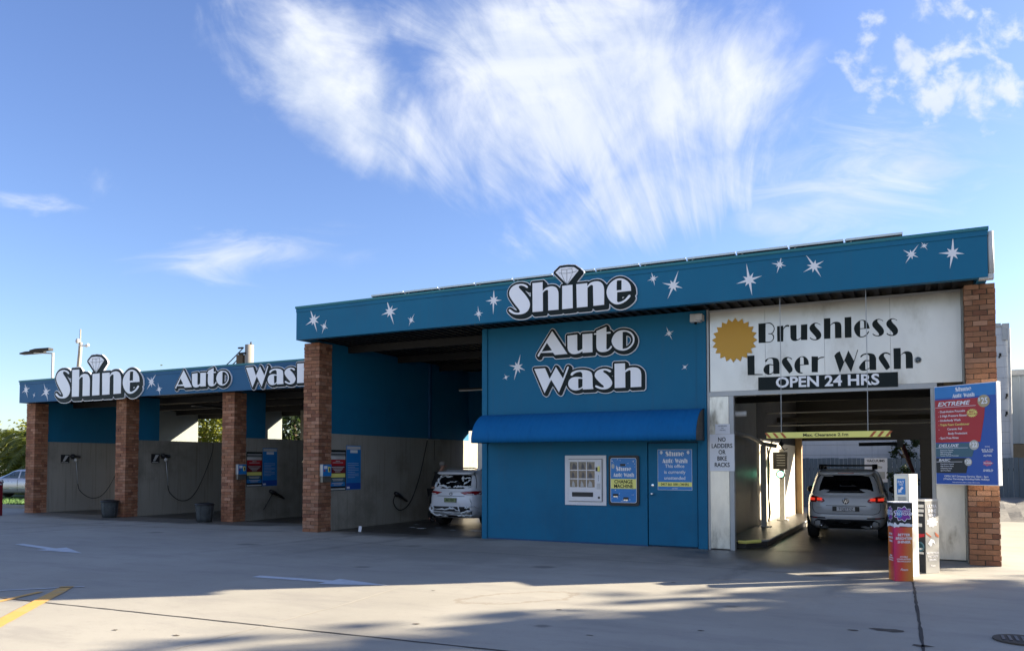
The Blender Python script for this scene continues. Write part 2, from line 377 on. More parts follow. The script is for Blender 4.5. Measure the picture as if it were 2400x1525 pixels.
def star_loop(cx, cz, r, rot, seed):
    rnd = random.Random(seed); L = [1.0, .46, .78, .42, 1.0, .5, .72, .44]; out = []
    for k in range(8):
        a = rot+k*PI/4+rnd.uniform(-.08, .08); q = L[k]*r*rnd.uniform(.9, 1.08)
        out.append((cx+q*math.cos(a), cz+q*math.sin(a)))
        b = rot+(k+.5)*PI/4; out.append((cx+.2*r*math.cos(b), cz+.2*r*math.sin(b)))
    return out
GLYPHS={
'S1':'~-6.917,5.238 ~-6.940,5.273 ~-7.001,5.305 ~-7.085,5.322 ~-7.202,5.312 ~-7.294,5.262 ~-7.344,5.175 ~-7.331,5.091 ~-7.274,4.997 ~-7.189,4.884 ~-7.118,4.795 ~-7.101,4.747 ~-7.144,4.733 ~-7.229,4.754 ~-7.294,4.799 ~-7.333,4.822 ~-7.356,4.804 ~-7.327,4.763 ~-7.242,4.715 ~-7.124,4.696 ~-7.008,4.707 ~-6.918,4.760 ~-6.873,4.861 ~-6.889,4.950 ~-6.950,5.049 ~-7.040,5.159 ~-7.111,5.234 ~-7.127,5.265 ~-7.105,5.285 ~-7.053,5.283 ~-6.995,5.260 ~-6.953,5.230 ~-6.924,5.225',
'h1':'-6.815,5.309 -6.588,5.307 -6.589,5.126 ~-6.511,5.183 ~-6.398,5.203 ~-6.298,5.170 ~-6.249,5.090 -6.241,5.009 -6.241,4.720 -6.465,4.720 -6.467,5.129 ~-6.498,5.138 ~-6.542,5.125 -6.586,5.089 -6.583,4.716 -6.813,4.718',
'i1':'-6.160,5.184 -5.940,5.188 -5.934,4.721 -6.161,4.718',
'n1':'-5.857,5.187 -5.629,5.186 -5.629,5.125 ~-5.557,5.185 ~-5.438,5.203 ~-5.344,5.174 ~-5.292,5.101 -5.277,5.016 -5.279,4.729 -5.500,4.725 -5.507,5.129 ~-5.545,5.142 ~-5.587,5.120 -5.623,5.090 -5.622,4.722 -5.847,4.722',
'e1':'-4.734,4.946 ~-4.747,5.051 ~-4.813,5.146 ~-4.926,5.205 ~-5.041,5.201 ~-5.158,5.127 ~-5.222,5.011 ~-5.217,4.899 ~-5.159,4.794 ~-5.067,4.724 ~-4.975,4.710 ~-4.872,4.739 ~-4.792,4.792 ~-4.746,4.848 ~-4.760,4.871 ~-4.786,4.863 ~-4.849,4.798 ~-4.918,4.762 ~-4.986,4.750 -5.017,4.769 -5.014,4.946|-5.019,5.162 -5.001,5.175 -4.921,5.168 -4.924,4.981 -5.023,4.982',
'd1':'-6.304,5.469 -6.204,5.550 -6.051,5.553 -5.904,5.533 -5.808,5.460 -6.052,5.202',
'dl':'-6.186,5.514 -6.057,5.503 -5.935,5.514|-6.229,5.450 -6.174,5.438 -6.063,5.426 -5.929,5.434 -5.844,5.447|-6.168,5.511 -6.176,5.438 -6.113,5.282 -6.052,5.208|-6.057,5.503 -6.058,5.214|-5.951,5.507 -5.935,5.434 -5.990,5.304 -6.049,5.207',
'A2':'-6.823,4.484 -6.473,3.972 -6.760,3.968 -6.810,4.020 -7.093,4.032 -7.121,3.991 ~-7.133,3.961 ~-7.153,3.957 ~-7.168,3.978 -7.159,4.004|-6.948,4.240 -6.830,4.071 -7.073,4.058',
'u2':'-6.472,4.356 -6.250,4.367 -6.248,4.052 ~-6.234,4.024 ~-6.189,4.030 -6.131,4.055 -6.130,4.365 -5.909,4.364 -5.907,3.973 -6.128,3.971 -6.131,4.005 ~-6.212,3.968 ~-6.314,3.956 ~-6.393,3.977 ~-6.450,4.034 -6.469,4.099',
't2':'-5.818,4.408 -5.599,4.481 -5.599,4.367 -5.520,4.372 ~-5.504,4.353 ~-5.517,4.337 -5.599,4.336 -5.601,4.025 ~-5.581,4.007 ~-5.538,4.032 -5.505,4.076 ~-5.481,4.069 ~-5.492,4.034 ~-5.549,3.986 ~-5.636,3.960 ~-5.734,3.967 ~-5.795,4.007 ~-5.819,4.076 -5.818,4.337 -5.859,4.332 ~-5.876,4.346 ~-5.859,4.363 -5.818,4.363',
'o2':'~-5.485,4.188 ~-5.428,4.308 ~-5.331,4.373 ~-5.203,4.378 ~-5.086,4.339 ~-5.013,4.257 ~-4.997,4.154 ~-5.040,4.055 ~-5.141,3.980 ~-5.258,3.962 ~-5.376,4.000 ~-5.456,4.083|-5.248,4.346 ~-5.160,4.339 ~-5.065,4.271 ~-5.029,4.166 ~-5.066,4.077 ~-5.152,4.011 -5.250,3.995',
'W3':'-7.248,3.695 -6.992,3.697 -6.884,3.461 -6.738,3.709 -6.575,3.456 -6.479,3.693 ~-6.456,3.704 ~-6.442,3.682 -6.670,3.164 -6.849,3.443 -7.004,3.161',
'a3':'~-6.400,3.527 ~-6.372,3.573 ~-6.270,3.610 ~-6.135,3.615 ~-6.012,3.594 ~-5.935,3.550 -5.911,3.476 -5.905,3.257 -5.892,3.203 -6.125,3.202 -6.127,3.236 ~-6.204,3.202 ~-6.305,3.191 ~-6.395,3.226 ~-6.452,3.303 ~-6.446,3.387 ~-6.395,3.448 ~-6.304,3.473 ~-6.214,3.470 -6.133,3.451 -6.137,3.540 ~-6.169,3.573 ~-6.247,3.572 ~-6.326,3.539 ~-6.361,3.509 ~-6.389,3.511|-6.231,3.429 ~-6.186,3.435 -6.130,3.422 -6.134,3.267 ~-6.181,3.238 -6.229,3.232',
's3':'~-5.519,3.534 ~-5.502,3.559 ~-5.562,3.598 ~-5.671,3.614 ~-5.780,3.589 ~-5.846,3.535 ~-5.858,3.473 ~-5.814,3.399 ~-5.727,3.311 ~-5.661,3.252 ~-5.667,3.228 ~-5.727,3.234 ~-5.804,3.268 ~-5.842,3.275 ~-5.848,3.250 ~-5.782,3.210 ~-5.684,3.185 ~-5.575,3.196 ~-5.499,3.250 ~-5.479,3.321 ~-5.519,3.405 ~-5.595,3.491 ~-5.671,3.549 ~-5.669,3.573 ~-5.616,3.575 ~-5.557,3.546',
'h3':'-5.426,3.704 -5.201,3.701 -5.200,3.553 ~-5.133,3.595 ~-5.027,3.607 ~-4.933,3.589 ~-4.876,3.535 -4.858,3.454 -4.860,3.206 -5.083,3.203 -5.082,3.541 ~-5.112,3.553 ~-5.154,3.535 -5.197,3.512 -5.196,3.203 -5.423,3.203',
'B4':'-2.569,4.313 -2.437,4.313 ~-2.353,4.314 ~-2.295,4.263 ~-2.273,4.194 ~-2.291,4.135 -2.320,4.103 ~-2.288,4.062 ~-2.289,4.007 ~-2.322,3.959 ~-2.381,3.938 -2.441,3.940 -2.570,3.942|-2.437,4.298 ~-2.364,4.297 ~-2.307,4.251 ~-2.288,4.192 ~-2.308,4.136 -2.338,4.110 -2.390,4.114 -2.390,4.100 -2.334,4.093 ~-2.304,4.051 ~-2.307,4.002 ~-2.334,3.968 ~-2.380,3.953 -2.441,3.957',
'r4':'-2.230,4.236 -2.117,4.239 -2.117,4.188 ~-2.077,4.239 ~-2.036,4.248 -2.010,4.238 -2.014,4.210 ~-2.043,4.216 ~-2.077,4.209 -2.114,4.170 -2.121,3.941 -2.230,3.945',
'u4':'-1.994,4.233 -1.883,4.234 -1.884,3.976 ~-1.868,3.961 -1.808,3.991 -1.804,4.230 -1.692,4.233 -1.696,3.941 -1.805,3.945 -1.808,3.975 ~-1.865,3.943 ~-1.921,3.935 ~-1.972,3.960 -1.992,4.010',
's4':'~-1.465,4.199 ~-1.473,4.215 ~-1.536,4.247 ~-1.603,4.234 ~-1.650,4.182 ~-1.649,4.122 ~-1.605,4.059 ~-1.546,3.978 ~-1.543,3.948 ~-1.579,3.944 ~-1.623,3.965 ~-1.645,3.982 ~-1.651,3.967 ~-1.607,3.935 ~-1.530,3.925 ~-1.469,3.960 ~-1.453,4.024 ~-1.483,4.091 ~-1.548,4.174 ~-1.564,4.216 ~-1.548,4.233 ~-1.503,4.223',
's5':'~-0.420,4.184 ~-0.427,4.200 ~-0.487,4.231 ~-0.549,4.218 ~-0.594,4.168 ~-0.593,4.110 ~-0.552,4.049 ~-0.496,3.970 ~-0.494,3.941 ~-0.528,3.938 ~-0.569,3.958 ~-0.590,3.975 ~-0.595,3.960 ~-0.554,3.929 ~-0.482,3.920 ~-0.424,3.953 ~-0.410,4.015 ~-0.438,4.080 ~-0.498,4.160 ~-0.513,4.201 ~-0.497,4.217 ~-0.456,4.208',
's6':'~-0.195,4.175 ~-0.202,4.191 ~-0.261,4.222 ~-0.322,4.208 ~-0.366,4.158 ~-0.365,4.101 ~-0.325,4.041 ~-0.270,3.962 ~-0.268,3.934 ~-0.301,3.931 ~-0.342,3.951 ~-0.362,3.967 ~-0.368,3.953 ~-0.327,3.921 ~-0.256,3.912 ~-0.199,3.946 ~-0.185,4.007 ~-0.212,4.072 ~-0.272,4.151 ~-0.287,4.192 ~-0.271,4.208 ~-0.231,4.199',
'h4':'-1.405,4.312 -1.294,4.313 -1.295,4.189 ~-1.240,4.232 ~-1.175,4.235 ~-1.127,4.211 -1.108,4.157 -1.110,3.934 -1.218,3.937 -1.219,4.201 ~-1.237,4.210 -1.293,4.177 -1.299,3.936 -1.408,3.938',
'l4':'-1.053,4.304 -0.940,4.306 -0.941,3.931 -1.055,3.933',
'e4':'-0.640,4.076 ~-0.665,4.162 ~-0.706,4.217 ~-0.769,4.236 ~-0.844,4.199 ~-0.896,4.116 ~-0.884,4.017 ~-0.837,3.944 ~-0.774,3.919 ~-0.700,3.945 -0.649,4.010 -0.661,4.026 ~-0.710,3.960 ~-0.769,3.935 -0.799,3.947 -0.797,4.072 -0.640,4.071|-0.795,4.219 ~-0.764,4.225 -0.733,4.208 -0.731,4.086 -0.797,4.085',
'L5':'-2.781,3.712 -2.649,3.711 -2.649,3.357 -2.503,3.346 -2.503,3.331 -2.778,3.340',
'a5':'~-2.443,3.572 ~-2.455,3.596 ~-2.417,3.633 ~-2.322,3.649 ~-2.228,3.622 -2.195,3.549 -2.195,3.338 -2.306,3.338 -2.309,3.365 ~-2.353,3.332 ~-2.421,3.336 ~-2.475,3.381 ~-2.484,3.445 ~-2.446,3.507 ~-2.378,3.532 -2.308,3.516 -2.312,3.599 ~-2.336,3.631 ~-2.390,3.629 ~-2.425,3.588|-2.375,3.512 -2.308,3.501 -2.309,3.382 ~-2.346,3.355 -2.379,3.345',
's7':'~-1.972,3.592 ~-1.981,3.618 ~-2.054,3.646 ~-2.121,3.622 ~-2.152,3.568 ~-2.136,3.504 ~-2.070,3.402 -2.021,3.332 -1.967,3.375 ~-1.964,3.424 ~-2.002,3.510 ~-2.048,3.583 ~-2.060,3.616 ~-2.025,3.626',
'e5':'-1.675,3.478 ~-1.689,3.569 ~-1.751,3.635 ~-1.829,3.633 ~-1.903,3.567 ~-1.930,3.478 ~-1.911,3.393 ~-1.860,3.335 -1.788,3.321 -1.787,3.338 -1.827,3.353 -1.828,3.477|-1.827,3.619 ~-1.797,3.631 -1.767,3.615 -1.763,3.490 -1.829,3.489',
'r5':'-1.627,3.630 -1.515,3.620 -1.515,3.586 ~-1.466,3.610 -1.402,3.609 -1.422,3.590 ~-1.479,3.584 -1.516,3.558 -1.522,3.331 -1.629,3.337',
'W5':'-1.237,3.617 ~-1.196,3.666 -1.143,3.693 -1.077,3.501 -0.998,3.700 -0.908,3.504 -0.849,3.704 -0.837,3.697 -0.959,3.304 -1.062,3.513 -1.146,3.300',
'a6':'~-0.792,3.560 ~-0.800,3.583 ~-0.751,3.620 ~-0.665,3.628 ~-0.580,3.603 -0.545,3.540 -0.546,3.320 -0.652,3.323 -0.655,3.353 ~-0.707,3.322 ~-0.780,3.322 ~-0.826,3.369 ~-0.803,3.428 ~-0.728,3.505 -0.655,3.503 -0.656,3.581 ~-0.687,3.607 ~-0.751,3.596|-0.722,3.485 -0.655,3.487 -0.655,3.366 -0.721,3.335',
's8':'~-0.316,3.576 ~-0.327,3.603 ~-0.387,3.627 ~-0.459,3.602 ~-0.503,3.538 ~-0.485,3.477 ~-0.427,3.380 -0.392,3.318 -0.374,3.313 -0.322,3.354 ~-0.342,3.415 ~-0.383,3.497 ~-0.418,3.566 ~-0.405,3.599 ~-0.363,3.599',
'h5':'-0.264,3.689 -0.150,3.688 -0.150,3.569 ~-0.090,3.618 ~-0.031,3.621 ~0.021,3.591 0.039,3.518 0.039,3.321 -0.072,3.321 -0.073,3.571 ~-0.096,3.590 -0.148,3.560 -0.152,3.319 -0.263,3.321',
}
# ------------------------------------------------------------------ camera, sun, sky
H = 1.65
YAW, PITCH, FPX = R(26.8327), R(2.2566), 1853.8
cam = bpy.data.cameras.new('camera'); co = bpy.data.objects.new('camera', cam); COL.objects.link(co)
fwd = Vector((-math.sin(YAW)*math.cos(PITCH), math.cos(YAW)*math.cos(PITCH), math.sin(PITCH)))
right = Vector((math.cos(YAW), math.sin(YAW), 0)); up = right.cross(fwd)
co.matrix_world = Matrix.Translation((0, 0, H)) @ Matrix((right, up, -fwd)).transposed().to_4x4()
cam.sensor_width = 36; cam.lens = 36*FPX/2400; cam.shift_y = (1013.3-762.5)/2400
cam.clip_start = 0.1; cam.clip_end = 3000; scene.camera = co

SAZ, SEL = R(38.5), R(21.5)             # light travels towards (-cos, -sin)
sdir = Vector((math.cos(SAZ)*math.cos(SEL), math.sin(SAZ)*math.cos(SEL), math.sin(SEL)))
sun = bpy.data.lights.new('sun', 'SUN'); so = bpy.data.objects.new('sun', sun); COL.objects.link(so)
sun.energy = 5.0; sun.angle = R(0.5); sun.color = (1.0, 0.88, 0.70)
so.rotation_euler = sdir.to_track_quat('Z', 'Y').to_euler()

world = bpy.data.worlds.new('World'); scene.world = world; world.use_nodes = True
W = NT(world.node_tree); world.node_tree.nodes.clear()
sky = W.node('ShaderNodeTexSky', sky_type='NISHITA'); sky.sun_disc = False
sky.sun_elevation = SEL; sky.sun_rotation = PI/2-SAZ; sky.altitude = 0; sky.air_density = 1.0; sky.dust_density = 0.6; sky.ozone_density = 2.2
tc = W.node('ShaderNodeTexCoord'); D = tc.outputs['Generated']
def dot(v):
    n = W.node('ShaderNodeVectorMath', operation='DOT_PRODUCT'); W.link(D, n.inputs[0]); n.inputs[1].default_value = v
    return n.outputs['Value']
# cloud field laid on the tangent plane of the northern sky (fixed compass directions)
dz = W.m('MAXIMUM', dot((-math.sin(YAW), math.cos(YAW), 0)), 0.05)
ux = W.m('DIVIDE', dot((math.cos(YAW), math.sin(YAW), 0)), dz)
vy = W.m('DIVIDE', dot((0, 0, 1)), dz)
front = W.ss(dot((-math.sin(YAW), math.cos(YAW), 0)), 0.02, 0.25)
uv = W.comb(ux, vy)
def px(x, y): return ((x-1200)/1854, (1087-y)/1854)
def blob(cx, cy, rx, ry, lo=1.0, hi=0.2, ang=0):
    c, s = math.cos(ang), math.sin(ang); (a, b) = px(cx, cy)
    x = W.m('SUBTRACT', ux, a); y = W.m('SUBTRACT', vy, b)
    p = W.m('ADD', W.m('MULTIPLY', x, c), W.m('MULTIPLY', y, s)); q = W.m('SUBTRACT', W.m('MULTIPLY', y, c), W.m('MULTIPLY', x, s))
    p = W.m('DIVIDE', p, rx/1854); q = W.m('DIVIDE', q, ry/1854)
    return W.ss(W.m('SQRT', W.m('ADD', W.m('MULTIPLY', p, p), W.m('MULTIPLY', q, q))), lo, hi)
# fan of cirrus: polar coordinates round its foot, bent by a slow noise
wn = W.node('ShaderNodeTexNoise'); W.link(uv, wn.inputs['Vector']); wn.inputs['Scale'].default_value = 2.2; wn.inputs['Detail'].default_value = 1.5
wx = W.xyz(wn.outputs['Color'])
ax, ay = px(1660, 860)
X = W.m('SUBTRACT', W.m('ADD', ux, W.m('MULTIPLY_ADD', wx[0], 0.26, -0.13)), ax); Y = W.m('SUBTRACT', W.m('ADD', vy, W.m('MULTIPLY_ADD', wx[1], 0.24, -0.12)), ay)
ang = W.m('ARCTAN2', X, Y); rad = W.m('SQRT', W.m('ADD', W.m('MULTIPLY', X, X), W.m('MULTIPLY', Y, Y)))
fan = W.comb(W.m('MULTIPLY', ang, 5.2), W.m('MULTIPLY', rad, 4.8), W.m('MULTIPLY', wx[2], 0.5))
fib = W.noise(fan, 1.6, 10, 0.60, 0.5)
soft = W.noise(uv, 4.5, 8, 0.55, 0.8)
fine = W.noise(W.comb(W.m('MULTIPLY', ang, 20), W.m('MULTIPLY', rad, 13)), 1.2, 6, 0.6, 0.5)
body = W.m('MAXIMUM', blob(1390, 190, 790, 490, 1.05, 0.15, R(-8)), W.m('MULTIPLY', blob(800, 190, 560, 290, 1.0, 0.1, R(-40)), 0.97))
body = W.m('MAXIMUM', body, W.m('MULTIPLY', blob(1560, 440, 620, 230, 1.0, 0.1, R(12)), 0.85))
hole = W.m('MULTIPLY', blob(960, 150, 210, 70, 1.0, 0.1, R(-30)), 0.05)
mixn = W.m('ADD', W.m('ADD', W.m('MULTIPLY', fib, 0.42), W.m('MULTIPLY', soft, 0.48)), W.m('MULTIPLY', fine, 0.10))
dens = W.m('SUBTRACT', W.m('ADD', mixn, W.m('MULTIPLY', body, 0.40)), hole)
big = W.ss(dens, 0.60, 0.95)
# small puffs on the right
pv = W.noise(W.scale(uv, (1.25, 1.3, 1)), 17, 6, 0.55, 0.2)
pm = W.m('MAXIMUM', blob(2250, 120, 420, 330, 1.0, 0.1), W.m('MULTIPLY', blob(2130, 170, 260, 170, 1, .1), .9))
puff = W.m('MULTIPLY', W.ss(W.m('ADD', pv, W.m('MULTIPLY', pm, 0.23)), 0.635, 0.85), W.ss(pm, 0.0, 0.3))
# thin veils low down
vn = W.noise(W.scale(uv, (1.0, 3.2, 1)), 5, 8, 0.6, 1.2)
veilm = W.m('MAXIMUM', W.m('MAXIMUM', blob(560, 590, 420, 100, 1.0, 0.0, R(4)), blob(60, 470, 190, 42, 1.0, 0.0, R(-6))), W.m('MULTIPLY', blob(1980, 410, 620, 240, 1.0, 0.0, R(14)), 1.05))
veil = W.m('MULTIPLY', W.m('MULTIPLY', W.ss(W.m('ADD', vn, W.m('MULTIPLY', veilm, 0.34)), 0.56, 1.12), 0.8), W.ss(veilm, 0.0, 0.2))
cov = W.m('MAXIMUM', W.m('MAXIMUM', big, W.m('MULTIPLY', puff, 0.85)), veil)
cov = W.m('MULTIPLY', W.m('MULTIPLY', cov, front), 0.97)
# unseen broken white cloud added behind the viewer to fill light onto the facade
bn = W.noise(D, 2.6, 7, 0.6, 0.5)
back = W.m('MULTIPLY', W.ss(dot((math.sin(YAW), -math.cos(YAW), 0)), 0.0, 0.35), W.ss(bn, 0.40, 0.60))
cov = W.m('MAXIMUM', cov, W.m('MULTIPLY', back, 0.62))
hsv = W.node('ShaderNodeHueSaturation'); hsv.inputs['Saturation'].default_value = 1.05; hsv.inputs['Value'].default_value = 1.0; hsv.inputs['Hue'].default_value = 0.505
W.link(sky.outputs[0], hsv.inputs['Color'])
elev = W.ss(dot((0, 0, 1)), 0.02, 0.50)
skyc = W.mix(1.0, hsv.outputs[0], W.mix(elev, (0.88, 0.92, 1.08), (0.92, 0.93, 1.12)), 'MULTIPLY')
cl = W.mix(W.ss(soft, 0.35, 0.7), (3.4, 3.75, 4.4), (4.5, 4.65, 5.0))
bg = W.node('ShaderNodeBackground'); W.link(W.mix(cov, skyc, cl), bg.inputs['Color']); bg.inputs['Strength'].default_value = 0.0535
out = W.node('ShaderNodeOutputWorld'); W.link(bg.outputs[0], out.inputs[0])
scene.view_settings.view_transform = 'Standard'; scene.view_settings.look = 'None'
scene.view_settings.exposure = 2.1; scene.view_settings.gamma = 1

# ------------------------------------------------------------------ ground
gm = bpy.data.materials.new('forecourt_concrete'); gm.use_nodes = True
G = NT(gm.node_tree); gp = gm.node_tree.nodes['Principled BSDF']
pos = G.node('ShaderNodeNewGeometry').outputs['Position']; gx = G.xyz(pos)
base = G.mix(G.ss(G.noise(pos, 0.35, 5, 0.6), 0.35, 0.7), (0.285, 0.267, 0.224), (0.345, 0.324, 0.274))
base = G.mix(G.m('MULTIPLY', G.ss(G.noise(G.scale(pos, (0.5, 1.6, 1)), 1.1, 8, 0.68), 0.47, 0.68), 0.42), base, (0.215, 0.20, 0.18))
base = G.mix(G.m('MULTIPLY', G.ss(G.noise(pos, 5.0, 8, 0.75), 0.52, 0.72), 0.32), base, (0.205, 0.19, 0.17))
base = G.mix(G.m('MULTIPLY', G.ss(G.noise(pos, 46, 3, 0.7), 0.60, 0.72), 0.35), base, (0.15, 0.14, 0.13))
base = G.mix(G.m('MULTIPLY', G.ss(G.noise(pos, 17, 5, 0.7), 0.64, 0.70), 0.5), base, (0.13, 0.12, 0.105))
def spot(cx, cy, rx, ry, rot=0, wob=0.55, seed=0.0):
    c, s = math.cos(rot), math.sin(rot)
    x = G.m('SUBTRACT', gx[0], cx); y = G.m('SUBTRACT', gx[1], cy)
    p = G.m('DIVIDE', G.m('ADD', G.m('MULTIPLY', x, c), G.m('MULTIPLY', y, s)), rx)
    q = G.m('DIVIDE', G.m('SUBTRACT', G.m('MULTIPLY', y, c), G.m('MULTIPLY', x, s)), ry)
    d = G.m('SQRT', G.m('ADD', G.m('MULTIPLY', p, p), G.m('MULTIPLY', q, q)))
    return G.m('ADD', d, G.m('MULTIPLY_ADD', G.noise(pos, 1.4+seed, 6, 0.65), 2*wob, -wob))
# wheel-worn, damp apron outside the laser bay and the wash bays
wet = G.ss(spot(-1.9, 15.2, 3.2, 2.5), 1.05, 0.35)
wet2 = G.m('MULTIPLY', G.ss(spot(-10.5, 16.2, 3.4, 1.6), 1.1, 0.6), 0.8)
wet3 = G.m('MULTIPLY', G.ss(spot(-20.5, 16.6, 7.0, 1.3), 1.15, 0.7), 0.75)
old = G.m('MULTIPLY', G.ss(spot(-7.5, 12.8, 5.0, 2.1, R(8), 0.8), 1.1, 0.2), 0.35)
wm = G.m('MAXIMUM', G.m('MAXIMUM', wet, wet2), wet3)
base = G.mix(old, base, (0.15, 0.145, 0.125))
base = G.mix(G.m('MULTIPLY', wm, 0.88), base, (0.050, 0.045, 0.039))
# tyre tracks towards the bays
for tx, tw in ((-2.15, .17), (-.52, .17), (-11.5, .16), (-9.95, .16), (-20.2, .16), (-18.8, .16)):
    lane = G.m('ADD', gx[0], G.m('MULTIPLY', G.m('SUBTRACT', gx[1], 15.0), -0.10))
    tr = G.ss(G.m('ABSOLUTE', G.m('ADD', G.m('SUBTRACT', lane, tx), G.m('MULTIPLY_ADD', G.noise(G.scale(pos, (0, .25, 0)), 1.0, 2), .5, -.25))), tw*1.3, tw*.5)
    tr = G.m('MULTIPLY', G.m('MULTIPLY', tr, G.ss(gx[1], 8.5, 14.5)), G.ss(G.noise(G.scale(pos, (2, .5, 1)), 2.2, 6, 0.7), 0.35, 0.65))
    base = G.mix(G.m('MULTIPLY', tr, 0.5), base, (0.085, 0.078, 0.07))
for ox, oy, orr in ((-5.3, 11.6, .28), (-1.3, 12.6, .35), (-7.9, 10.3, .18), (-12.2, 12.1, .3), (-3.4, 7.4, .12), (-9.0, 13.4, .22), (-16.3, 13.2, .3), (-1.9, 9.4, .15)):
    base = G.mix(G.m('MULTIPLY', G.ss(spot(ox, oy, orr, orr*.7, 0.4, 0.5, 3.0), 1.1, 0.3), 0.6), base, (0.07, 0.062, 0.052))
cs = G.ss(G.m('ABSOLUTE', G.m('SUBTRACT', spot(-4.35, 8.85, 0.75, 0.35, R(50), 0.55, 2), 1.0)), 0.14, 0.03)
base = G.mix(G.m('MULTIPLY', cs, 0.55), base, (0.22, 0.18, 0.13))
G.link(base, gp.inputs['Base Color'])
G.link(G.m('SUBTRACT', 0.80, G.m('MULTIPLY', wm, 0.42)), gp.inputs['Roughness'])
gb = G.node('ShaderNodeBump'); gb.inputs['Strength'].default_value = 0.35; gb.inputs['Distance'].default_value = 0.01
G.link(G.noise(pos, 38, 8, 0.75), gb.inputs['Height']); G.link(gb.outputs[0], gp.inputs['Normal'])
b = MB(); b.poly([(-700, -300, 0), (700, -300, 0), (700, 1100, 0), (-700, 1100, 0)])
struct(b.build('concrete_forecourt', gm, origin=(0, 0, 0)))
def strip(name, pts, w, z, m, jit=0.0, seed=1):
    rnd = random.Random(seed); b = MB(); L = []
    for (x0, y0), (x1, y1) in zip(pts, pts[1:]):
        n = max(2, int(math.hypot(x1-x0, y1-y0)/0.15)) if jit else 1
        L += [(x0+(x1-x0)*i/n, y0+(y1-y0)*i/n) for i in range(n)]
    L.append(pts[-1]); a = []; c = []
    for i, (x, y) in enumerate(L):
        x0, y0 = L[max(i-1, 0)]; x1, y1 = L[min(i+1, len(L)-1)]; l = math.hypot(x1-x0, y1-y0); nx, ny = -(y1-y0)/l, (x1-x0)/l
        j = rnd.uniform(-jit, jit); k = w/2*(1+rnd.uniform(-1, 1)*(0.35 if jit and w < .05 else 0.02))
        a.append((x+nx*(k+j), y+ny*(k+j), z)); c.append((x-nx*(k-j), y-ny*(k-j), z))
    for i in range(len(L)-1): b.poly([a[i], c[i], c[i+1], a[i+1]])
    return struct(b.build(name, m))
strip('slab_joint', [(-30, 4.92), (-10.08, 5.92), (-3.25, 6.26), (8, 6.82)], 0.028, 0.004, JOINT, 0.004)
strip('slab_joint', [(0.07, 6.4), (0.06, 7.93), (-0.02, 12.45)], 0.030, 0.004, JOINT, 0.004, 3)
strip('slab_joint', [(-12.9, 14.0), (-8.2, 13.0), (-4.0, 12.9), (0.0, 12.5)], 0.014, 0.004, JOINT, 0.004, 4)
strip('slab_joint', [(-25.5, 13.2), (-19, 14.1), (-13.4, 14.75)], 0.03, 0.004, JOINT, 0.006, 5)
strip('slab_joint', [(-24.5, 15.2), (-19, 15.8), (-15, 16.1)], 0.03, 0.004, JOINT, 0.006, 6)
strip('slab_joint', [(-6.15, 8.8), (-6.0, 7.6), (-5.9, 5.0)], 0.02, 0.004, JOINTL, 0.006, 7)
strip('yellow_line_marking', [(-10.16, 6.86), (-8.35, 4.85), (-7.0, 3.35)], 0.17, 0.008, YPAINT, 0.004, 8)
strip('yellow_line_marking', [(-10.05, 6.42), (-9.80, 5.76), (-9.3, 4.5)], 0.09, 0.0081, YPAINT, 0.004, 9)
strip('white_line_marking', [(-9.95, 6.95), (-10.6, 6.25), (-11.6, 5.0)], 0.05, 0.008, WPAINT, 0.004, 9)
def arrow(tip, tail, w, hw, hl):
    t = Vector(tip); a = Vector(tail); d = (t-a).normalized(); n = Vector((-d.y, d.x)); h = t-d*hl
    p = [a+n*w/2, a-n*w/2, h-n*w/2, h-n*hw/2, t, h+n*hw/2, h+n*w/2]
    b = MB(); b.poly([(q.x, q.y, 0.006) for q in p]); struct(b.build('direction_arrow_marking', WPAINT))
arrow((-6.36, 8.88), (-8.62, 8.72), 0.17, 0.52, 0.98)
arrow((-13.72, 9.52), (-16.40, 10.0), 0.17, 0.55, 1.25)
# patches and chips in the concrete
rnd = random.Random(5)
for k, (x, y, r) in enumerate([(-0.25, 8.75, .16), (0.05, 8.15, .1), (-0.55, 8.6, .07), (-7.1, 5.3, .04), (-6.35, 5.4, .05), (-4.6, 6.9, .05), (-3.6, 8.3, .04), (-3.0, 10.9, .04), (-5.6, 8.8, .03), (-1.9, 7.9, .05), (-2.8, 7.2, .04)]):
    b = MB(); b.poly([(x+r*rnd.uniform(.5, 1.2)*math.cos(t), y+.5*r*rnd.uniform(.5, 1.2)*math.sin(t), .004) for t in [i*PI/5.5 for i in range(11)]])
    struct(b.build('concrete_chip', MORTAR))
# wash bay floors, dark wet concrete
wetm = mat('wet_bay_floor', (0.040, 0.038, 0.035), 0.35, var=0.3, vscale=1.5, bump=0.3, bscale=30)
def floor(x0, x1, y0, y1, seed):
    rnd = random.Random(seed); n = 24; b = MB()
    fr = [(x0+(x1-x0)*i/n, y0+rnd.uniform(-.05, .05), .006) for i in range(n+1)]
    b.poly(fr+[(x1, y1, .006), (x0, y1, .006)]); struct(b.build('wash_bay_floor', wetm))
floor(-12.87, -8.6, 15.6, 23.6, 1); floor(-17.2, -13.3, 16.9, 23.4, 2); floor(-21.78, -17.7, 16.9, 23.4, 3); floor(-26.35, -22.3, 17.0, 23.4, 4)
floor(-3.45, 0.74, 15.75, 28.3, 5)
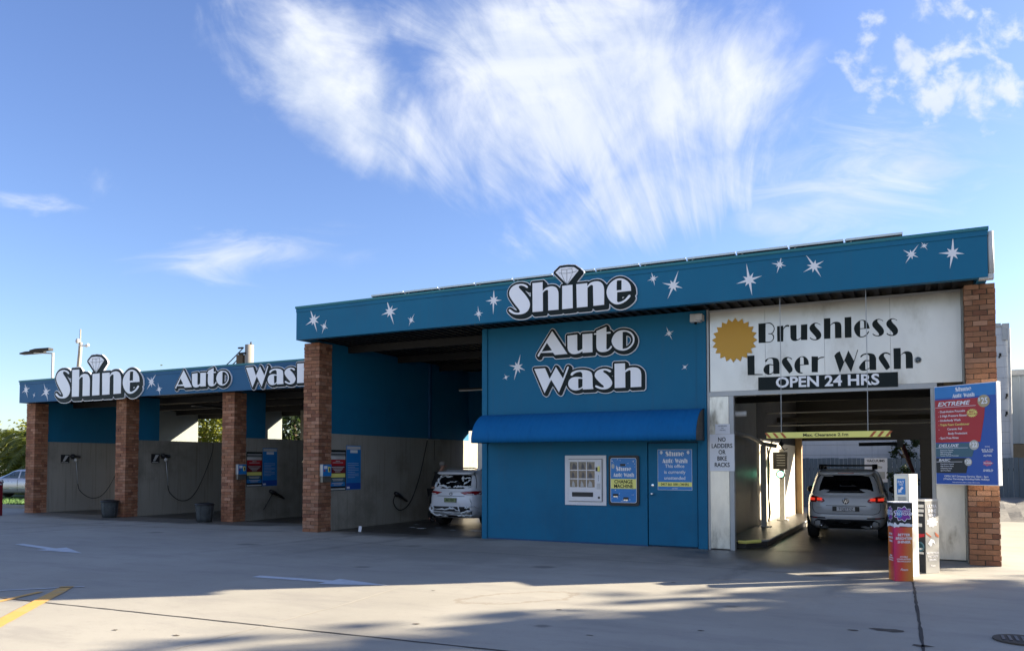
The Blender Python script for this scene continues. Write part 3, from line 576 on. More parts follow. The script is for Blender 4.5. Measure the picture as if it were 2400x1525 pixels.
# far ground: lawn and bank
b = MB(); b.box(-60, -29.3, 18.2, 27, -0.1, 0.05); struct(b.build('lawn', mat('lawn_soil', (0.045, 0.075, 0.02), 0.9, var=0.3)))
b = MB(); rnd = random.Random(3)
for i in range(9000):
    x = rnd.uniform(-40, -29.4); y = rnd.uniform(18.3, 22.4); h = rnd.uniform(.04, .1); a = rnd.uniform(0, PI); w = .012
    b.add([(x-w*math.cos(a), y-w*math.sin(a), .05), (x+w*math.cos(a), y+w*math.sin(a), .05), (x+rnd.uniform(-.04, .04), y+rnd.uniform(-.04, .04), .05+h)], [(0, 1, 2)])
tag(b.build('lawn_grass', GRASSM), kind='stuff', label='short green lawn between the forecourt and the parked silver car', cat='grass')
b = MB(); n = 40
for i in range(n):
    for j in range(10): pass
rnd = random.Random(9); grid = [[(1.2+13*i/n, 26.6+5.4*j/10, (0.0 if j == 0 else 0.02+0.46*min(1, j/5))+rnd.uniform(-.04, .04)*(j > 0)) for i in range(n+1)] for j in range(11)]
for j in range(10):
    for i in range(n): b.poly([grid[j][i], grid[j][i+1], grid[j+1][i+1], grid[j+1][i]])
struct(b.build('rubble_bank', RUBBLE))
b = MB(); b.box(-60, -29.2, 18.0, 18.2, 0, 0.12); struct(b.build('lawn_kerb', CONCW))

# ------------------------------------------------------------------ the car wash building
BX = thing('car_wash_building', (-6, 15.5, 0), 'tall blue flat-roofed car wash building with brick pillars, painted stars and steel laser bay front', 'building')
WG = thing('wash_bay_building', (-20, 16.5, 0), 'low blue wash bay wing left of the tall building, open bays between brick pillars', 'building')
def brick_pillar(x0, x1, y0, y1, z1, parent, seed, tone=(1, 1, 1)):
    rnd = random.Random(seed); b = MB(); ch = 0.0865; n = int(round(z1/ch)); ch = z1/n; g = 0.010
    b.cur = 1; b.box(x0+.016, x1-.016, y0+.016, y1-.016, 0, z1-.002); b.cur = 0
    pal = [(.30, .135, .068), (.33, .155, .08), (.27, .115, .056), (.36, .18, .10), (.22, .09, .048), (.31, .14, .075), (.38, .20, .12), (.26, .12, .06)]
    def one(a0, a1, c0, c1, z0, zz):
        p = rnd.choice(pal); k = rnd.uniform(.82, 1.15); b.tc = tuple(min(1, p[i]*k*tone[i]) for i in range(3)); j = lambda: rnd.uniform(-.006, .006)
        b.box(a0+j(), a1+j(), c0+j(), c1+j(), z0, zz)
    for c in range(n):
        z0 = c*ch+g/2; zz = (c+1)*ch-g/2; w = x1-x0; d = y1-y0
        if c % 2 == 0:      # stretchers on the front, halves on the sides
            s = x0+w*.5; one(x0, s-g/2, y0, y0+.11, z0, zz); one(s+g/2, x1, y0, y0+.11, z0, zz)
            s2 = y0+.11+(d-.22)*.5
            for xa, xb in ((x0, x0+.11), (x1-.11, x1)): one(xa, xb, y0+.11+g, s2+.05, z0, zz); one(xa, xb, s2+.05+g, y1-.11-g, z0, zz)
            one(x0, s, y1-.11, y1, z0, zz); one(s+g, x1, y1-.11, y1, z0, zz)
        else:
            one(x0, x0+.11, y0, y0+.23, z0, zz); one(x1-.11, x1, y0, y0+.23, z0, zz)
            one(x0+.11+g, x1-.11-g, y0, y0+.11, z0, zz)
            for xa, xb in ((x0, x0+.11), (x1-.11, x1)): one(xa, xb, y0+.23+g, y1, z0, zz)
            one(x0+.11+g, x1-.11-g, y1-.11, y1, z0, zz)
    return b.build('brick_pillar', [BRICK, MORTAR], parent)
brick_pillar(-13.29, -12.81, 14.96, 15.43, 4.60, BX, 1, (1.0, 1.0, 1.05))
brick_pillar(0.81, 1.25, 14.96, 15.42, 4.60, BX, 2, (0.92, 0.92, 0.9))
for i, x in enumerate((-26.83, -22.26, -17.68)): brick_pillar(x, x+.47, 16.5, 16.96, 3.69, WG, 3+i, (1.05, 1.0, 1.0))

def fascia(parent, x0, x1, y, z0, z1, m, d=0.16):
    b = MB(); b.box(x0, x1, y, y+d, z0, z1-.12); b.box(x0-.004, x1+.004, y-.012, y+d, z1-.118, z1-.03)
    f = b.build('fascia', m, parent)
    c = MB(); c.box(x0-.02, x1+.02, y-.03, y+d+.05, z1-.03, z1+.02); c.build('roof_trim', TEAL, f)
    return f
F1 = fascia(BX, -13.09, 1.12, 14.45, 4.60, 5.38, BLUEF)
F2 = fascia(WG, -26.76, -13.45, 16.2, 3.69, 4.42, BLUEL)
c = MB(); c.box(-18.72, -18.70, 16.196, 16.2, 3.70, 4.29); c.build('panel_joint', NAVY, F2)
# fascia returns and the pale corner flashing at the right end
b = MB(); b.box(-13.09, -12.95, 14.612, 24.0, 4.60, 5.36); b.build('side_fascia', BLUEF, BX)
b = MB(); b.box(0.98, 1.12, 14.612, 28.5, 4.60, 5.36); b.build('side_fascia', BLUEF, BX)
b = MB(); b.sm = True; b.tube([(1.165, 14.50, 4.66), (1.165, 14.50, 5.33)], 0.045, 12); b.sm = False; b.box(1.0, 1.20, 14.47, 14.62, 4.575, 4.655); b.build('corner_flashing', DIMW, BX)
b = MB(); b.box(-26.76, -26.6, 16.362, 23.4, 3.69, 4.4); b.build('side_fascia', BLUEL, WG)
def stars(f, lst, y, k, seed):
    for i, (x, z, r) in enumerate(lst):
        rot = random.Random(seed+i).uniform(.9, 1.5) if i % 2 else random.Random(seed+i).uniform(1.7, 2.1)
        from_curve('star', [star_loop(x, z, r*k*1.14, rot, seed+i)], y-.004, .004, WHITE, f)
stars(F1, [(-12.561, 5.038, 0.285), (-12.238, 4.86, 0.153), (-10.369, 5.049, 0.279), (-9.796, 4.81, 0.135), (-8.095, 4.805, 0.144), (-7.738, 5.052, 0.242), (-4.314, 5.146, 0.133), (-3.93, 4.976, 0.243), (-2.549, 4.935, 0.267), (-2.027, 5.153, 0.151), (-1.456, 5.06, 0.221), (0.046, 5.085, 0.16), (0.235, 5.203, 0.084), (0.634, 5.035, 0.23)], 14.45, 1.0, 10)
stars(F2, [(-26.41, 4.12, 0.27), (-25.964, 3.92, 0.10), (-25.335, 4.0, 0.32), (-20.3, 4.10, 0.28), (-19.961, 3.863, 0.18)], 16.2, 1.0, 40)
# roofs (dark ribbed underside)
def roof(parent, x0, x1, y0, y1, z0, z1):
    b = MB(); b.box(x0, x1, y0, y1, z0+.05, z1)
    n = int((x1-x0)/0.2)
    for i in range(n): b.box(x0+i*.2+.03, x0+i*.2+.11, y0, y1, z0, z0+.048)
    for yy in np.arange(y0+1.5, y1, 2.2): b.box(x0, x1, yy, yy+.08, z0-.18, z0-.002)
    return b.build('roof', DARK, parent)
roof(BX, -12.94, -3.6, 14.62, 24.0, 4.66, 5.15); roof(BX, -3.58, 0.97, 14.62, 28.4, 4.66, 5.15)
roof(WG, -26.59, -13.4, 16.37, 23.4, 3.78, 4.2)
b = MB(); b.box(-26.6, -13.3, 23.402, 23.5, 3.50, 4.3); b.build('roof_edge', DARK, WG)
# partitions: cream below, blue above
def partition(parent, xf, y0, y1, ztop, yopen=None, t=0.2):
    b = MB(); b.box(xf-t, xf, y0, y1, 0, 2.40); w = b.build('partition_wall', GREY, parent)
    u = MB(); u.box(xf-t, xf, y0, yopen or y1, 2.402, ztop); u.build('upper_wall', BLUE, w); return w
P4 = partition(BX, -12.87, 15.44, 22.33, 4.64)
partition(WG, -17.24, 16.97, 23.36, 3.76, 17.75); partition(WG, -21.83, 16.97, 23.36, 3.76, 17.75); partition(WG, -26.40, 16.97, 23.36, 3.76, 19.9)
for xf, ya in ((-26.40, 19.91), (-21.83, 22.1)):
    b = MB(); b.box(xf-.19, xf-.005, ya, 23.36, 2.403, 3.76); b.build('rear_upper_wall', REARW, WG)
b = MB(); b.box(-20.85, -17.42, 23.30, 23.40, 0, 3.70); b.build('sun_block_wall', GREY, WG)  # unseen wall added across the bay's back to block sun patches
b = MB(); b.box(-17.46, -13.2, 23.305, 23.41, 0, 3.70); b.build('sun_block_wall', GREY, WG)  # same again for the last low bay, added to keep sun out
b = MB(); b.box(-13.22, -13.075, 21.6, 23.28, 0, 3.74); b.build('sun_block_wall', GREY, WG)  # added unseen, closes a sun leak past the end of the partition
b = MB(); b.box(-12.15, -8.56, 22.46, 22.55, 0, 4.64); b.build('sun_block_wall', GREY, BX)  # added out of view so sun does not reach the tall bay's wall
b = MB(); b.box(-13.07, -8.62, 22.335, 22.45, 2.72, 4.64); b.build('rear_header', BLUESHADE, BX)
b = MB(); b.box(-12.868, -12.8, 19.9, 19.98, 2.402, 4.6); b.build('wall_batten', NAVY, BX)
# office block
b = MB(); b.box(-8.42, -4.765, 15.45, 15.6, 0, 4.655); b.box(-4.765, -3.742, 15.45, 15.6, 2.085, 4.655); b.box(-8.55, -8.425, 15.42, 15.6, 0, 4.655)
b.box(-3.74, -3.56, 15.43, 15.6, 0, 4.655); b.box(-8.55, -8.4, 15.602, 22.6, 0, 4.655); b.box(-3.70, -3.56, 15.602, 28.3, 0, 4.655); b.box(-8.55, -3.56, 22.61, 22.7, 0, 4.655)
OW = b.build('office_wall', BLUE, BX)
b = MB(); b.box(-4.76, -3.745, 15.52, 15.56, 0, 2.08); b.build('door_frame', NAVY, BX)
b = MB(); b.box(-4.745, -3.758, 15.462, 15.505, 0.03, 2.062); DR = b.build('office_door', BLUE, BX, bevel=.003)
b = MB(); b.sm = True; b.lathe((-4.66, 15.462, 1.05), [(.03, 0), (.03, -.01), (.014, -.018), (.014, -.04), (.03, -.05), (.028, -.07), (.012, -.078)], 14, 'y'); b.build('door_knob', CHROME, DR)
b = MB(); b.lathe((-4.655, 15.462, 1.22), [(.028, 0), (.026, -.012), (.008, -.014)], 12, 'y'); b.build('door_lock', CHROME, DR)
b = MB(); b.box(-8.42, -4.78, 15.445, 15.449, 0.0, 0.03); b.build('skirting', NAVY, OW)
# awning
prof = []
for k in range(13):
    t = k/12*R(80); prof.append((15.445-0.70*math.sin(t)/math.sin(R(80)), 2.22+0.50*(math.cos(t)-math.cos(R(80)))/(1-math.cos(R(80)))))
b = MB(); x0, x1 = -8.44, -3.60; n = 150; b.sm = True
vs = []; P = prof+[(14.742, 2.10)]
for i in range(n+1):
    x = x0+(x1-x0)*i/n
    for j, (y, z) in enumerate(P):
        w = 0.006*math.sin(i*1.3+j*.4)*min(1, j/4)+(0.010 if i % 3 == 0 else 0)*min(1, j/3); vs.append((x, y-w*.5, z+(0.008*math.sin(i*2.1) if j == len(P)-1 else w*.5)))
m = len(P); b.add(vs, [(i*m+j, (i+1)*m+j, (i+1)*m+j+1, i*m+j+1) for i in range(n) for j in range(m-1)])
aw = b.build('awning', AWN, BX); sd = aw.modifiers.new('t', 'SOLIDIFY'); sd.thickness = .008
b = MB(); b.prism([(x1-.012, y, z-.006) for y, z in P]+[(x1-.012, 15.445, 2.10)], (.008, 0, 0)); b.prism([(x0+.004, y, z-.006) for y, z in P]+[(x0+.004, 15.445, 2.10)], (.008, 0, 0))
b.tube([(x0+.03, 14.76, 2.12), (x1-.03, 14.76, 2.12)], .012, 6); b.build('awning_end', BLACK, aw)
# steel front of the laser bay
b = MB(); 
for xa, xb in ((-3.49, -2.452), (-2.448, -1.402), (-1.398, -.312), (-.308, .785)): b.box(xa, xb, 15.47, 15.52, 3.05, 4.60 if xb > -1 else 4.62)
SP = b.build('steel_front_panel', STEEL, BX)
b = MB(); b.box(-3.53, -3.145, 15.475, 15.52, 0.02, 2.95); b.build('jamb_panel', STEELJ, SP)
b = MB(); b.box(.36, .785, 15.475, 15.52, 0.02, 2.94); b.build('jamb_panel', STEELJ, SP)
b = MB(); b.box(-3.51, .40, 15.455, 15.53, 2.955, 3.045); b.box(-3.135, -3.05, 15.46, 15.60, 0, 2.952); b.box(.30, .355, 15.46, 15.60, 0, 2.952); b.box(-3.552, -3.51, 15.46, 15.52, 0, 4.66)
b.box(-3.50, .79, 15.462, 15.54, 4.602, 4.64); b.build('steel_frame', GALV, SP)
for nm, w, src in (('Brushless', 'B4 r4 u4 s4 h4 l4 e4 s5 s6', 1), ('Laser', 'L5 a5 s7 e5 r5', 1), ('Wash', 'W5 a6 s8 h5', 1)):
    for g in w.split(): from_curve('painted_letter', [spline(s) for s in GLYPHS[g].split('|')], 15.466, .004, SIGNBLK, SP)
b = MB(); b.box(.79, .81, 15.2, 15.6, 0, 4.6); b.box(.79, .95, 15.603, 24.4, 0, 4.655); b.build('bay_side_wall', STEELD, BX)
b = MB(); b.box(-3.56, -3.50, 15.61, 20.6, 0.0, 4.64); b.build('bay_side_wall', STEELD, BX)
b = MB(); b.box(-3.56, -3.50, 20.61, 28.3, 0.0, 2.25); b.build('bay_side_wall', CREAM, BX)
b = MB(); b.box(-3.56, -3.497, 20.61, 28.3, 2.252, 4.64); b.build('bay_wall_painted_shade', DARK, BX)  # upper part of the cream wall coloured near black in place of shade
b = MB(); b.box(-3.5, .96, 28.3, 28.4, 2.42, 4.65); b.box(.22, .96, 28.3, 28.4, 0, 2.418); b.build('rear_door_surround', DARK, BX)
for y, z in ((18.0, 3.0), (24, 2.85)): b = MB(); b.box(-3.49, .78, y, y+.12, z, z+.14); b.build('roof_beam', DARK, BX)
for z in (2.66, 3.0): b = MB(); b.box(-3.49, .78, 22.2, 22.23, z, z+.03); b.build('roof_conduit', GALV, BX)
b = MB(); b.box(-3.49, -3.3, 27.9, 28.19, 0, 2.6); b.build('rear_door_jamb', mat('tan_steel_jamb', (.33, .22, .11), .6, var=.2, dirt=(.2, .1, .04), dirt_amt=.5), BX)
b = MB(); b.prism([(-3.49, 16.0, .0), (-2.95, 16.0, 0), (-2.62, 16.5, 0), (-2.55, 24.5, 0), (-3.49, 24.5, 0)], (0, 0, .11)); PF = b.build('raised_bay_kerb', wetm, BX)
b = MB(); b.tube([(-3.06, 15.99, .12), (-2.95, 15.98, .12), (-2.60, 16.5, .12), (-2.54, 24.4, .12)], .022, 6); b.build('steel_edge', GALV, PF)
b = MB(); b.tube([(-3.08, 15.965, .12), (-2.94, 15.955, .12), (-2.72, 16.29, .12)], .035, 6); b.build('yellow_nose', YEL, PF)
# ------------------------------------------------------------------ big shop signs
def parse(g): return [spline(s) for s in GLYPHS[g].split('|')]
def tf(loops, f): return [[f(x, z) for x, z in lp] for lp in loops]
def big_sign(name, glyphs, y, label, f=lambda x, z: (x, z), k=1.0, diamond=False, d1=.046, d2=.060, sh=(.055, -.055)):
    sets = [tf(parse(g), f) for g in glyphs]; dm = tf(parse('d1'), f) if diamond else []
    allp = [l for s in sets for l in s]+dm
    xs = [p[0] for l in allp for p in l]; zs = [p[1] for l in allp for p in l]
    st = .009*k; pad = .16*k
    gx_ = np.arange(min(xs)-pad, max(xs)+pad+st, st); gz_ = np.arange(min(zs)-pad, max(zs)+pad, st)
    Xg, Zg = np.meshgrid(gx_, gz_); F = np.full(Xg.shape, 9.0)
    base = np.full(Xg.shape, 9.0)
    for s in sets: base = np.minimum(base, sdf(s, Xg, Zg))
    if dm: base = np.minimum(base, sdf(dm, Xg, Zg))
    F = base.copy()
    for q in range(1, 6):
        dx, dz_ = sh[0]*k*q/5, sh[1]*k*q/5; ii = int(round(dx/st)); jj = int(round(dz_/st))
        S = np.full(F.shape, 9.0); S[:F.shape[0]+jj if jj < 0 else None, ii:] = base[-jj:, :F.shape[1]-ii]
        F = np.minimum(F, S)
    root = thing(name, ((min(xs)+max(xs))/2, y, min(zs)), label, 'sign', 'painted shop name boards')
    o1 = from_curve('white_outline', contours(F-d2*k, gx_, gz_), y-.04, .038, SIGNW, root)
    from_curve('black_backing', contours(F-d1*k, gx_, gz_), y-.050, .009, SIGNBLK, root)
    for g, s in zip(glyphs, sets): from_curve('letter', s, y-.060, .009, SIGNW, root)
    if dm:
        d = from_curve('diamond', dm, y-.060, .009, SIGNW, root)
        b = MB()
        for lp in GLYPHS['dl'].split('|'):
            p = [f(*map(float, q.split(','))) for q in lp.split()]
            b.tube([(x, y-.061, z) for x, z in p], .0035*k, 4)
        b.build('facet_line', SIGNBLK, d)
    return root
FW = 14.45
big_sign('shop_sign', ['S1', 'h1', 'i1', 'n1', 'e1'], FW, 'white word Shine with a diamond on the tall building\'s blue fascia', diamond=True)
big_sign('shop_sign', ['A2', 'u2', 't2', 'o2'], 15.45, 'white word Auto on the blue office wall above the word Wash', sh=(.03, -.04), d1=.046, d2=.060)
big_sign('shop_sign', ['W3', 'a3', 's3', 'h3'], 15.45, 'white word Wash on the blue office wall just above the awning', sh=(.04, -.03), d1=.046, d2=.060)
f1 = lambda x, z: (-24.76+(x+7.36)*1.525, 3.76+(z-4.70)*1.46)
big_sign('shop_sign', ['S1', 'h1', 'i1', 'n1', 'e1'], 16.2, 'large word Shine with a diamond on the low wing\'s fascia, leftmost sign', f1, 1.45, True)
f2 = lambda x, z: (-19.21+(x+7.17)*.985, 3.85+(z-3.96)*1.0)
big_sign('shop_sign', ['A2', 'u2', 't2', 'o2'], 16.2, 'word Auto on the low wing\'s fascia between Shine and Wash', f2, 1.0, sh=(.03, -.04), d1=.046, d2=.060)
f3 = lambda x, z: (-16.42+(x+7.25)*1.01, 3.75+(z-3.16)*1.04)
big_sign('shop_sign', ['W3', 'a3', 's3', 'h3'], 16.2, 'word Wash on the low wing\'s fascia, its last letter behind the brick pillar', f3, 1.0, sh=(.04, -.03), d1=.046, d2=.060)
star_l = [(-7.679, 3.763, 0.30), (-7.963, 3.552, 0.10), (-4.297, 4.253, 0.14), (-3.984, 3.559, 0.09)]
for i, (x, z, r) in enumerate(star_l): from_curve('star', [star_loop(x, z, r, (1.25, .4, 2.0, .7)[i], 70+i)], 15.445, .004, WHITE, OW)

# sunburst badge and OPEN sign
p = [(-3.02+(.43 if i % 2 else .355)*math.cos(i*PI/20+.1), 4.03+(.43 if i % 2 else .355)*math.sin(i*PI/20+.1)) for i in range(40)]
o = from_curve('sunburst_sign', [p], 15.45, .008, GOLD, None); tag(o, 'plain ochre sunburst disc on the steel panel left of Brushless', 'sign')
t = thing('opening_hours_sign', (-1.39, 15.44, 3.04), 'black board reading OPEN 24 HRS over the laser bay entrance', 'sign')
b = MB(); b.prism([(-2.58, 15.435, 3.04), (-.20, 15.435, 3.005), (-.20, 15.435, 3.265), (-2.58, 15.435, 3.285)], (0, .018, 0)); b.build('board', SIGNBLK, t)
text('lettering', 'OPEN 24 HRS', -1.38, 3.07, .178, 15.432, SIGNW, t, sx=1.10, fat=.028, xform=lambda p: Vector((p.x, p.y, p.z-(p.x+1.38)*.012)))
t = thing('bay_light', (.12, 15.46, 3.41), 'small round bulkhead light on the steel panel right of the word Wash', 'lamp')
b = MB(); b.sm = True; b.lathe((.12, 15.468, 3.46), [(.055, 0), (.055, -.02), (.045, -.03)], 18, 'y'); b.build('housing', GALV, t)
b = MB(); b.sm = True; b.lathe((.12, 15.437, 3.46), [(.042, 0), (.036, -.02), (.015, -.03)], 16, 'y'); b.build('lens', GLASSC, t)
# clearance bar on two wires
t = thing('clearance_bar', (-1.31, 14.61, 2.1), 'yellow bar reading Max. Clearance 2.1m hanging in front of the laser bay', 'clearance bar')
b = MB(); b.box(-2.31, -.32, 14.60, 14.66, 2.10, 2.205); BB = b.build('bar', YEL, t, bevel=.004)
for i, s in enumerate((-1, -1, -1, 1, 1, 1)):
    x = (-2.25, -2.12, -1.99, -.62, -.50, -.38)[i]-.02
    o = from_curve('hazard_stripe', [[(x, 2.108), (x+.045, 2.108), (x+.045+s*.07, 2.197), (x+s*.07, 2.197)]], 14.596, .003, ORANGE, BB)
text('lettering', 'Max. Clearance 2.1m', -1.33, 2.128, .048, 14.595, SIGNBLK, t, sx=1.18, fat=.01)
for x in (-2.06, -.66):
    b = MB(); b.tube([(x, 14.63, 2.205), (x+.004, 14.64, 3.4), (x, 14.66, 4.62)], .007, 5); b.build('hanging_wire', GALV, t)
# no ladders sign, small paper above
t = thing('warning_sign', (-3.275, 15.46, 1.51), 'white sign reading NO LADDERS OR BIKE RACKS on the steel jamb', 'sign')
b = MB(); b.box(-3.51, -3.04, 15.448, 15.453, 1.51, 2.22); b.build('board', PAPER, t, bevel=.002)
for i, s in enumerate(('NO', 'LADDERS', 'OR', 'BIKE', 'RACKS')): text('lettering', s, -3.275, 2.08-i*.122, .078, 15.4455, SIGNBLK, t, sx=.80, fat=.012)
t = thing('paper_notice', (-3.26, 15.46, 2.225), 'small white paper notice directly above the NO LADDERS sign', 'notice')
b = MB(); b.box(-3.40, -3.12, 15.448, 15.451, 2.225, 2.415); b.build('sheet', PAPER, t)
for i, s in enumerate(('NO REFUNDS', 'ON', 'THIS SITE')): text('lettering', s, -3.26, 2.37-i*.04, .018, 15.447, SIGNBLK, t)
# camera box on the office wall
t = thing('security_camera', (-3.71, 15.3, 4.38), 'beige security camera box under the fascia at the office wall top corner', 'camera')
b = MB(); b.box(-3.83, -3.63, 15.26, 15.44, 4.41, 4.57); b.box(-3.72, -3.58, 15.20, 15.42, 4.43, 4.55); b.build('housing', DIMW, t, bevel=.01)
b = MB(); b.sm = True; b.lathe((-3.73, 15.33, 4.39), [(.03, .02), (.03, 0), (.015, -.02)], 12); b.build('lens', GLASSD, t)

# vending machine
t = thing('vending_machine', (-6.09, 15.44, .79), 'white wall-mounted vending machine with nine windows left of the change machine', 'vending machine')
b = MB(); b.box(-6.55, -5.63, 15.425, 15.449, .79, 1.825); b.build('surround', MACHW, t, bevel=.004)
b = MB(); b.box(-6.465, -5.71, 15.419, 15.4245, .868, 1.752); b.build('shadow_gap', BLACK, t)
b = MB()
def holes_panel(x0, x1, z0, z1, y, d, holes, name, m, parent):
    return from_curve(name, [[(x0, z0), (x1, z0), (x1, z1), (x0, z1)]]+[[(a, c), (a, e), (bb, e), (bb, c)] for a, bb, c, e in holes], y, d, m, parent)
HL = [(-6.425+i*.192, -6.425+i*.192+.172, 1.165+j*.182, 1.165+j*.182+.162) for i in range(3) for j in range(3)]
VP = holes_panel(-6.455, -5.72, .878, 1.742, 15.392, .026, HL, 'door_panel', MACHW, t)
b = MB()
for a, bb, c_, e_ in HL: b.box(a-.004, bb+.004, 15.404, 15.408, c_-.004, e_+.004)
b.build('window', mat('vending_window', (.10, .09, .075), .05, var=.6, vscale=7, spec=1.0), t)
rnd = random.Random(4)
for a, bb, c_, e_ in HL:
    b = MB(); x = (a+bb)/2+rnd.uniform(-.02, .02); w = rnd.uniform(.03, .06)
    b.prism([(x-w, 15.402, c_+.012), (x+w, 15.402, c_+.012), (x+w*.8, 15.402, c_+.06+rnd.uniform(0, .05)), (x-w*.3, 15.402, c_+.14), (x-w*.9, 15.402, c_+.06)], (0, .0015, 0))
    b.build('packet', (mat('packet_tan', (.45, .30, .12), .4), mat('packet_grey', (.42, .42, .42), .3), mat('packet_dark', (.08, .08, .09), .4), mat('packet_white', (.6, .6, .58), .3))[rnd.randrange(4)], t)
b = MB(); b.box(-6.375, -5.905, 15.386, 15.3915, .968, 1.062); b.build('delivery_slot', BLACK, t, bevel=.003)
b = MB(); b.box(-5.845, -5.805, 15.38, 15.3915, 1.50, 1.58); b.box(-5.79, -5.765, 15.38, 15.3915, 1.49, 1.60); b.build('card_reader', BLACK, t)
b = MB(); b.box(-5.80, -5.752, 15.376, 15.3795, 1.495, 1.60); b.build('reader_trim', YEL, t)
b = MB(); b.box(-5.825, -5.745, 15.388, 15.3915, 1.27, 1.43); LB = b.build('price_label', PAPER, t)
for i, s in enumerate(('2', '7', '7')): text('lettering', s, -5.785, 1.385-i*.045, .03, 15.386, SIGNBLK, LB)
b = MB()
for i in range(5): b.box(-5.825, -5.745, 15.388, 15.3915, 1.135+i*.024, 1.147+i*.024)
b.build('selection_strip', GALV, t)
b = MB(); b.box(-5.80, -5.755, 15.386, 15.3915, .935, .975); b.build('lock', BLACK, t)

# change machine
def rrect(x0, x1, z0, z1, r, n=5):
    o = []
    for cx, cz, a in ((x1-r, z1-r, 0), (x0+r, z1-r, PI/2), (x0+r, z0+r, PI), (x1-r, z0+r, 1.5*PI)):
        o += [(cx+r*math.cos(a+k*PI/2/n), cz+r*math.sin(a+k*PI/2/n)) for k in range(n+1)]
    return o
t = thing('change_machine', (-5.245, 15.44, .82), 'blue change machine in a black rounded frame beside the office door', 'change machine')
from_curve('frame', [rrect(-5.575, -4.925, .80, 1.82, .05)], 15.415, .034, BLACK, t)
FP = from_curve('front_panel', [rrect(-5.525, -4.98, .865, 1.765, .04)], 15.408, .006, SKYP, t)
from_curve('panel_border', [rrect(-5.53, -4.975, .86, 1.77, .042), rrect(-5.522, -4.983, .868, 1.762, .038)], 15.4065, .001, WHITE, FP)
b = MB(); b.box(-5.522, -4.983, 15.4045, 15.4075, 1.145, 1.345); YB = b.build('yellow_band', YEL, FP)
text('lettering', 'CHANGE', -5.2525, 1.255, .066, 15.402, SIGNBLK, YB, fat=.015, sx=.95); text('lettering', 'MACHINE', -5.2525, 1.165, .066, 15.402, SIGNBLK, YB, fat=.015, sx=.92)
def mini_logo(cx, z, w, y, parent, m=WHITE):
    """the shop name again, small, in the same letter shapes"""
    sc = w/2.2
    for i, g in enumerate(['S1', 'h1', 'i1', 'n1', 'e1']): from_curve('logo_letter', tf(parse(g), lambda x, z_: (cx+(x+6.05)*sc*.62, z+sc*.60+(z_-4.70)*sc*.70)), y, .002, m, parent)
    for g in ['A2', 'u2', 't2', 'o2']: from_curve('logo_letter', tf(parse(g), lambda x, z_: (cx-1.12*sc+(x+7.17)*sc*.46, z+(z_-3.96)*sc*.8)), y, .002, m, parent)
    for g in ['W3', 'a3', 's3', 'h3']: from_curve('logo_letter', tf(parse(g), lambda x, z_: (cx+.02*sc+(x+7.25)*sc*.46, z+(z_-3.2)*sc*.8)), y, .002, m, parent)
mini_logo(-5.25, 1.385, .44, 15.404, FP)
rnd = random.Random(8)
for k in range(26):
    b = MB()
    x = rnd.uniform(-5.50, -5.0); z = rnd.choice((rnd.uniform(1.58, 1.74), rnd.uniform(.89, 1.13))); r = rnd.uniform(.004, .011)
    b.poly([(x+r*math.cos(a), 15.4065, z+r*math.sin(a)) for a in [q*PI/4 for q in range(8)]])
    b.build('white_sparkle', WHITE, FP)
b = MB(); b.box(-5.32, -5.21, 15.40, 15.4075, 1.605, 1.65); b.build('note_slot', BLACK, FP)
for x, z in ((-5.42, 1.02), (-5.20, .955)):
    b = MB(); b.box(x-.055, x+.055, 15.398, 15.4075, z-.03, z+.02); b.build('coin_tray', BLACK, FP, bevel=.004)
    b = MB(); b.box(x-.045, x+.045, 15.395, 15.3975, z-.045, z-.028); b.build('tray_lip', CHROME, FP)
b = MB(); b.poly([(-5.475+.035*math.cos(a), 15.4065, 1.60+.05*math.sin(a)) for a in [q*PI/8 for q in range(16)]]); b.build('grey_badge', GALV, FP)
text('lettering', 'Auto Wash', -5.24, .885, .020, 15.406, WHITE, FP)

# office notice on the door
t = thing('office_notice', (-4.205, 15.46, 1.13), 'blue notice on the office door reading This office is currently unattended', 'notice')
b = MB(); b.box(-4.55, -3.86, 15.456, 15.4605, 1.13, 1.935); NB = b.build('board', SKYP, t)
from_curve('border', [[(-4.55, 1.13), (-3.86, 1.13), (-3.86, 1.935), (-4.55, 1.935)], [(-4.544, 1.136), (-3.866, 1.136), (-3.866, 1.929), (-4.544, 1.929)]], 15.4545, .001, WHITE, NB)
mini_logo(-4.205, 1.665, .50, 15.454, NB)
for i, s in enumerate(('This office', 'is currently', 'unattended')): text('lettering', s, -4.205, 1.575-i*.118, .062, 15.454, WHITE, NB, fat=.006)
b = MB(); b.box(-4.545, -3.865, 15.4525, 15.4555, 1.20, 1.29); YB = b.build('yellow_band', YEL, NB)
text('lettering', '0417 661 500 | 24HRS', -4.205, 1.222, .044, 15.451, SIGNBLK, YB, fat=.008, sx=.92)
text('lettering', 'autowash', -4.205, 1.155, .020, 15.454, WHITE, NB)
for s in (-1, 1):
    b = MB(); b.poly([(-4.205+s*.27+.035*math.cos(a)*(1 if q % 2 else .6), 15.4545, 1.875+.045*math.sin(a)*(1 if q % 2 else .6)) for q, a in enumerate([k*PI/7 for k in range(14)])]); b.build('white_splash', WHITE, NB)

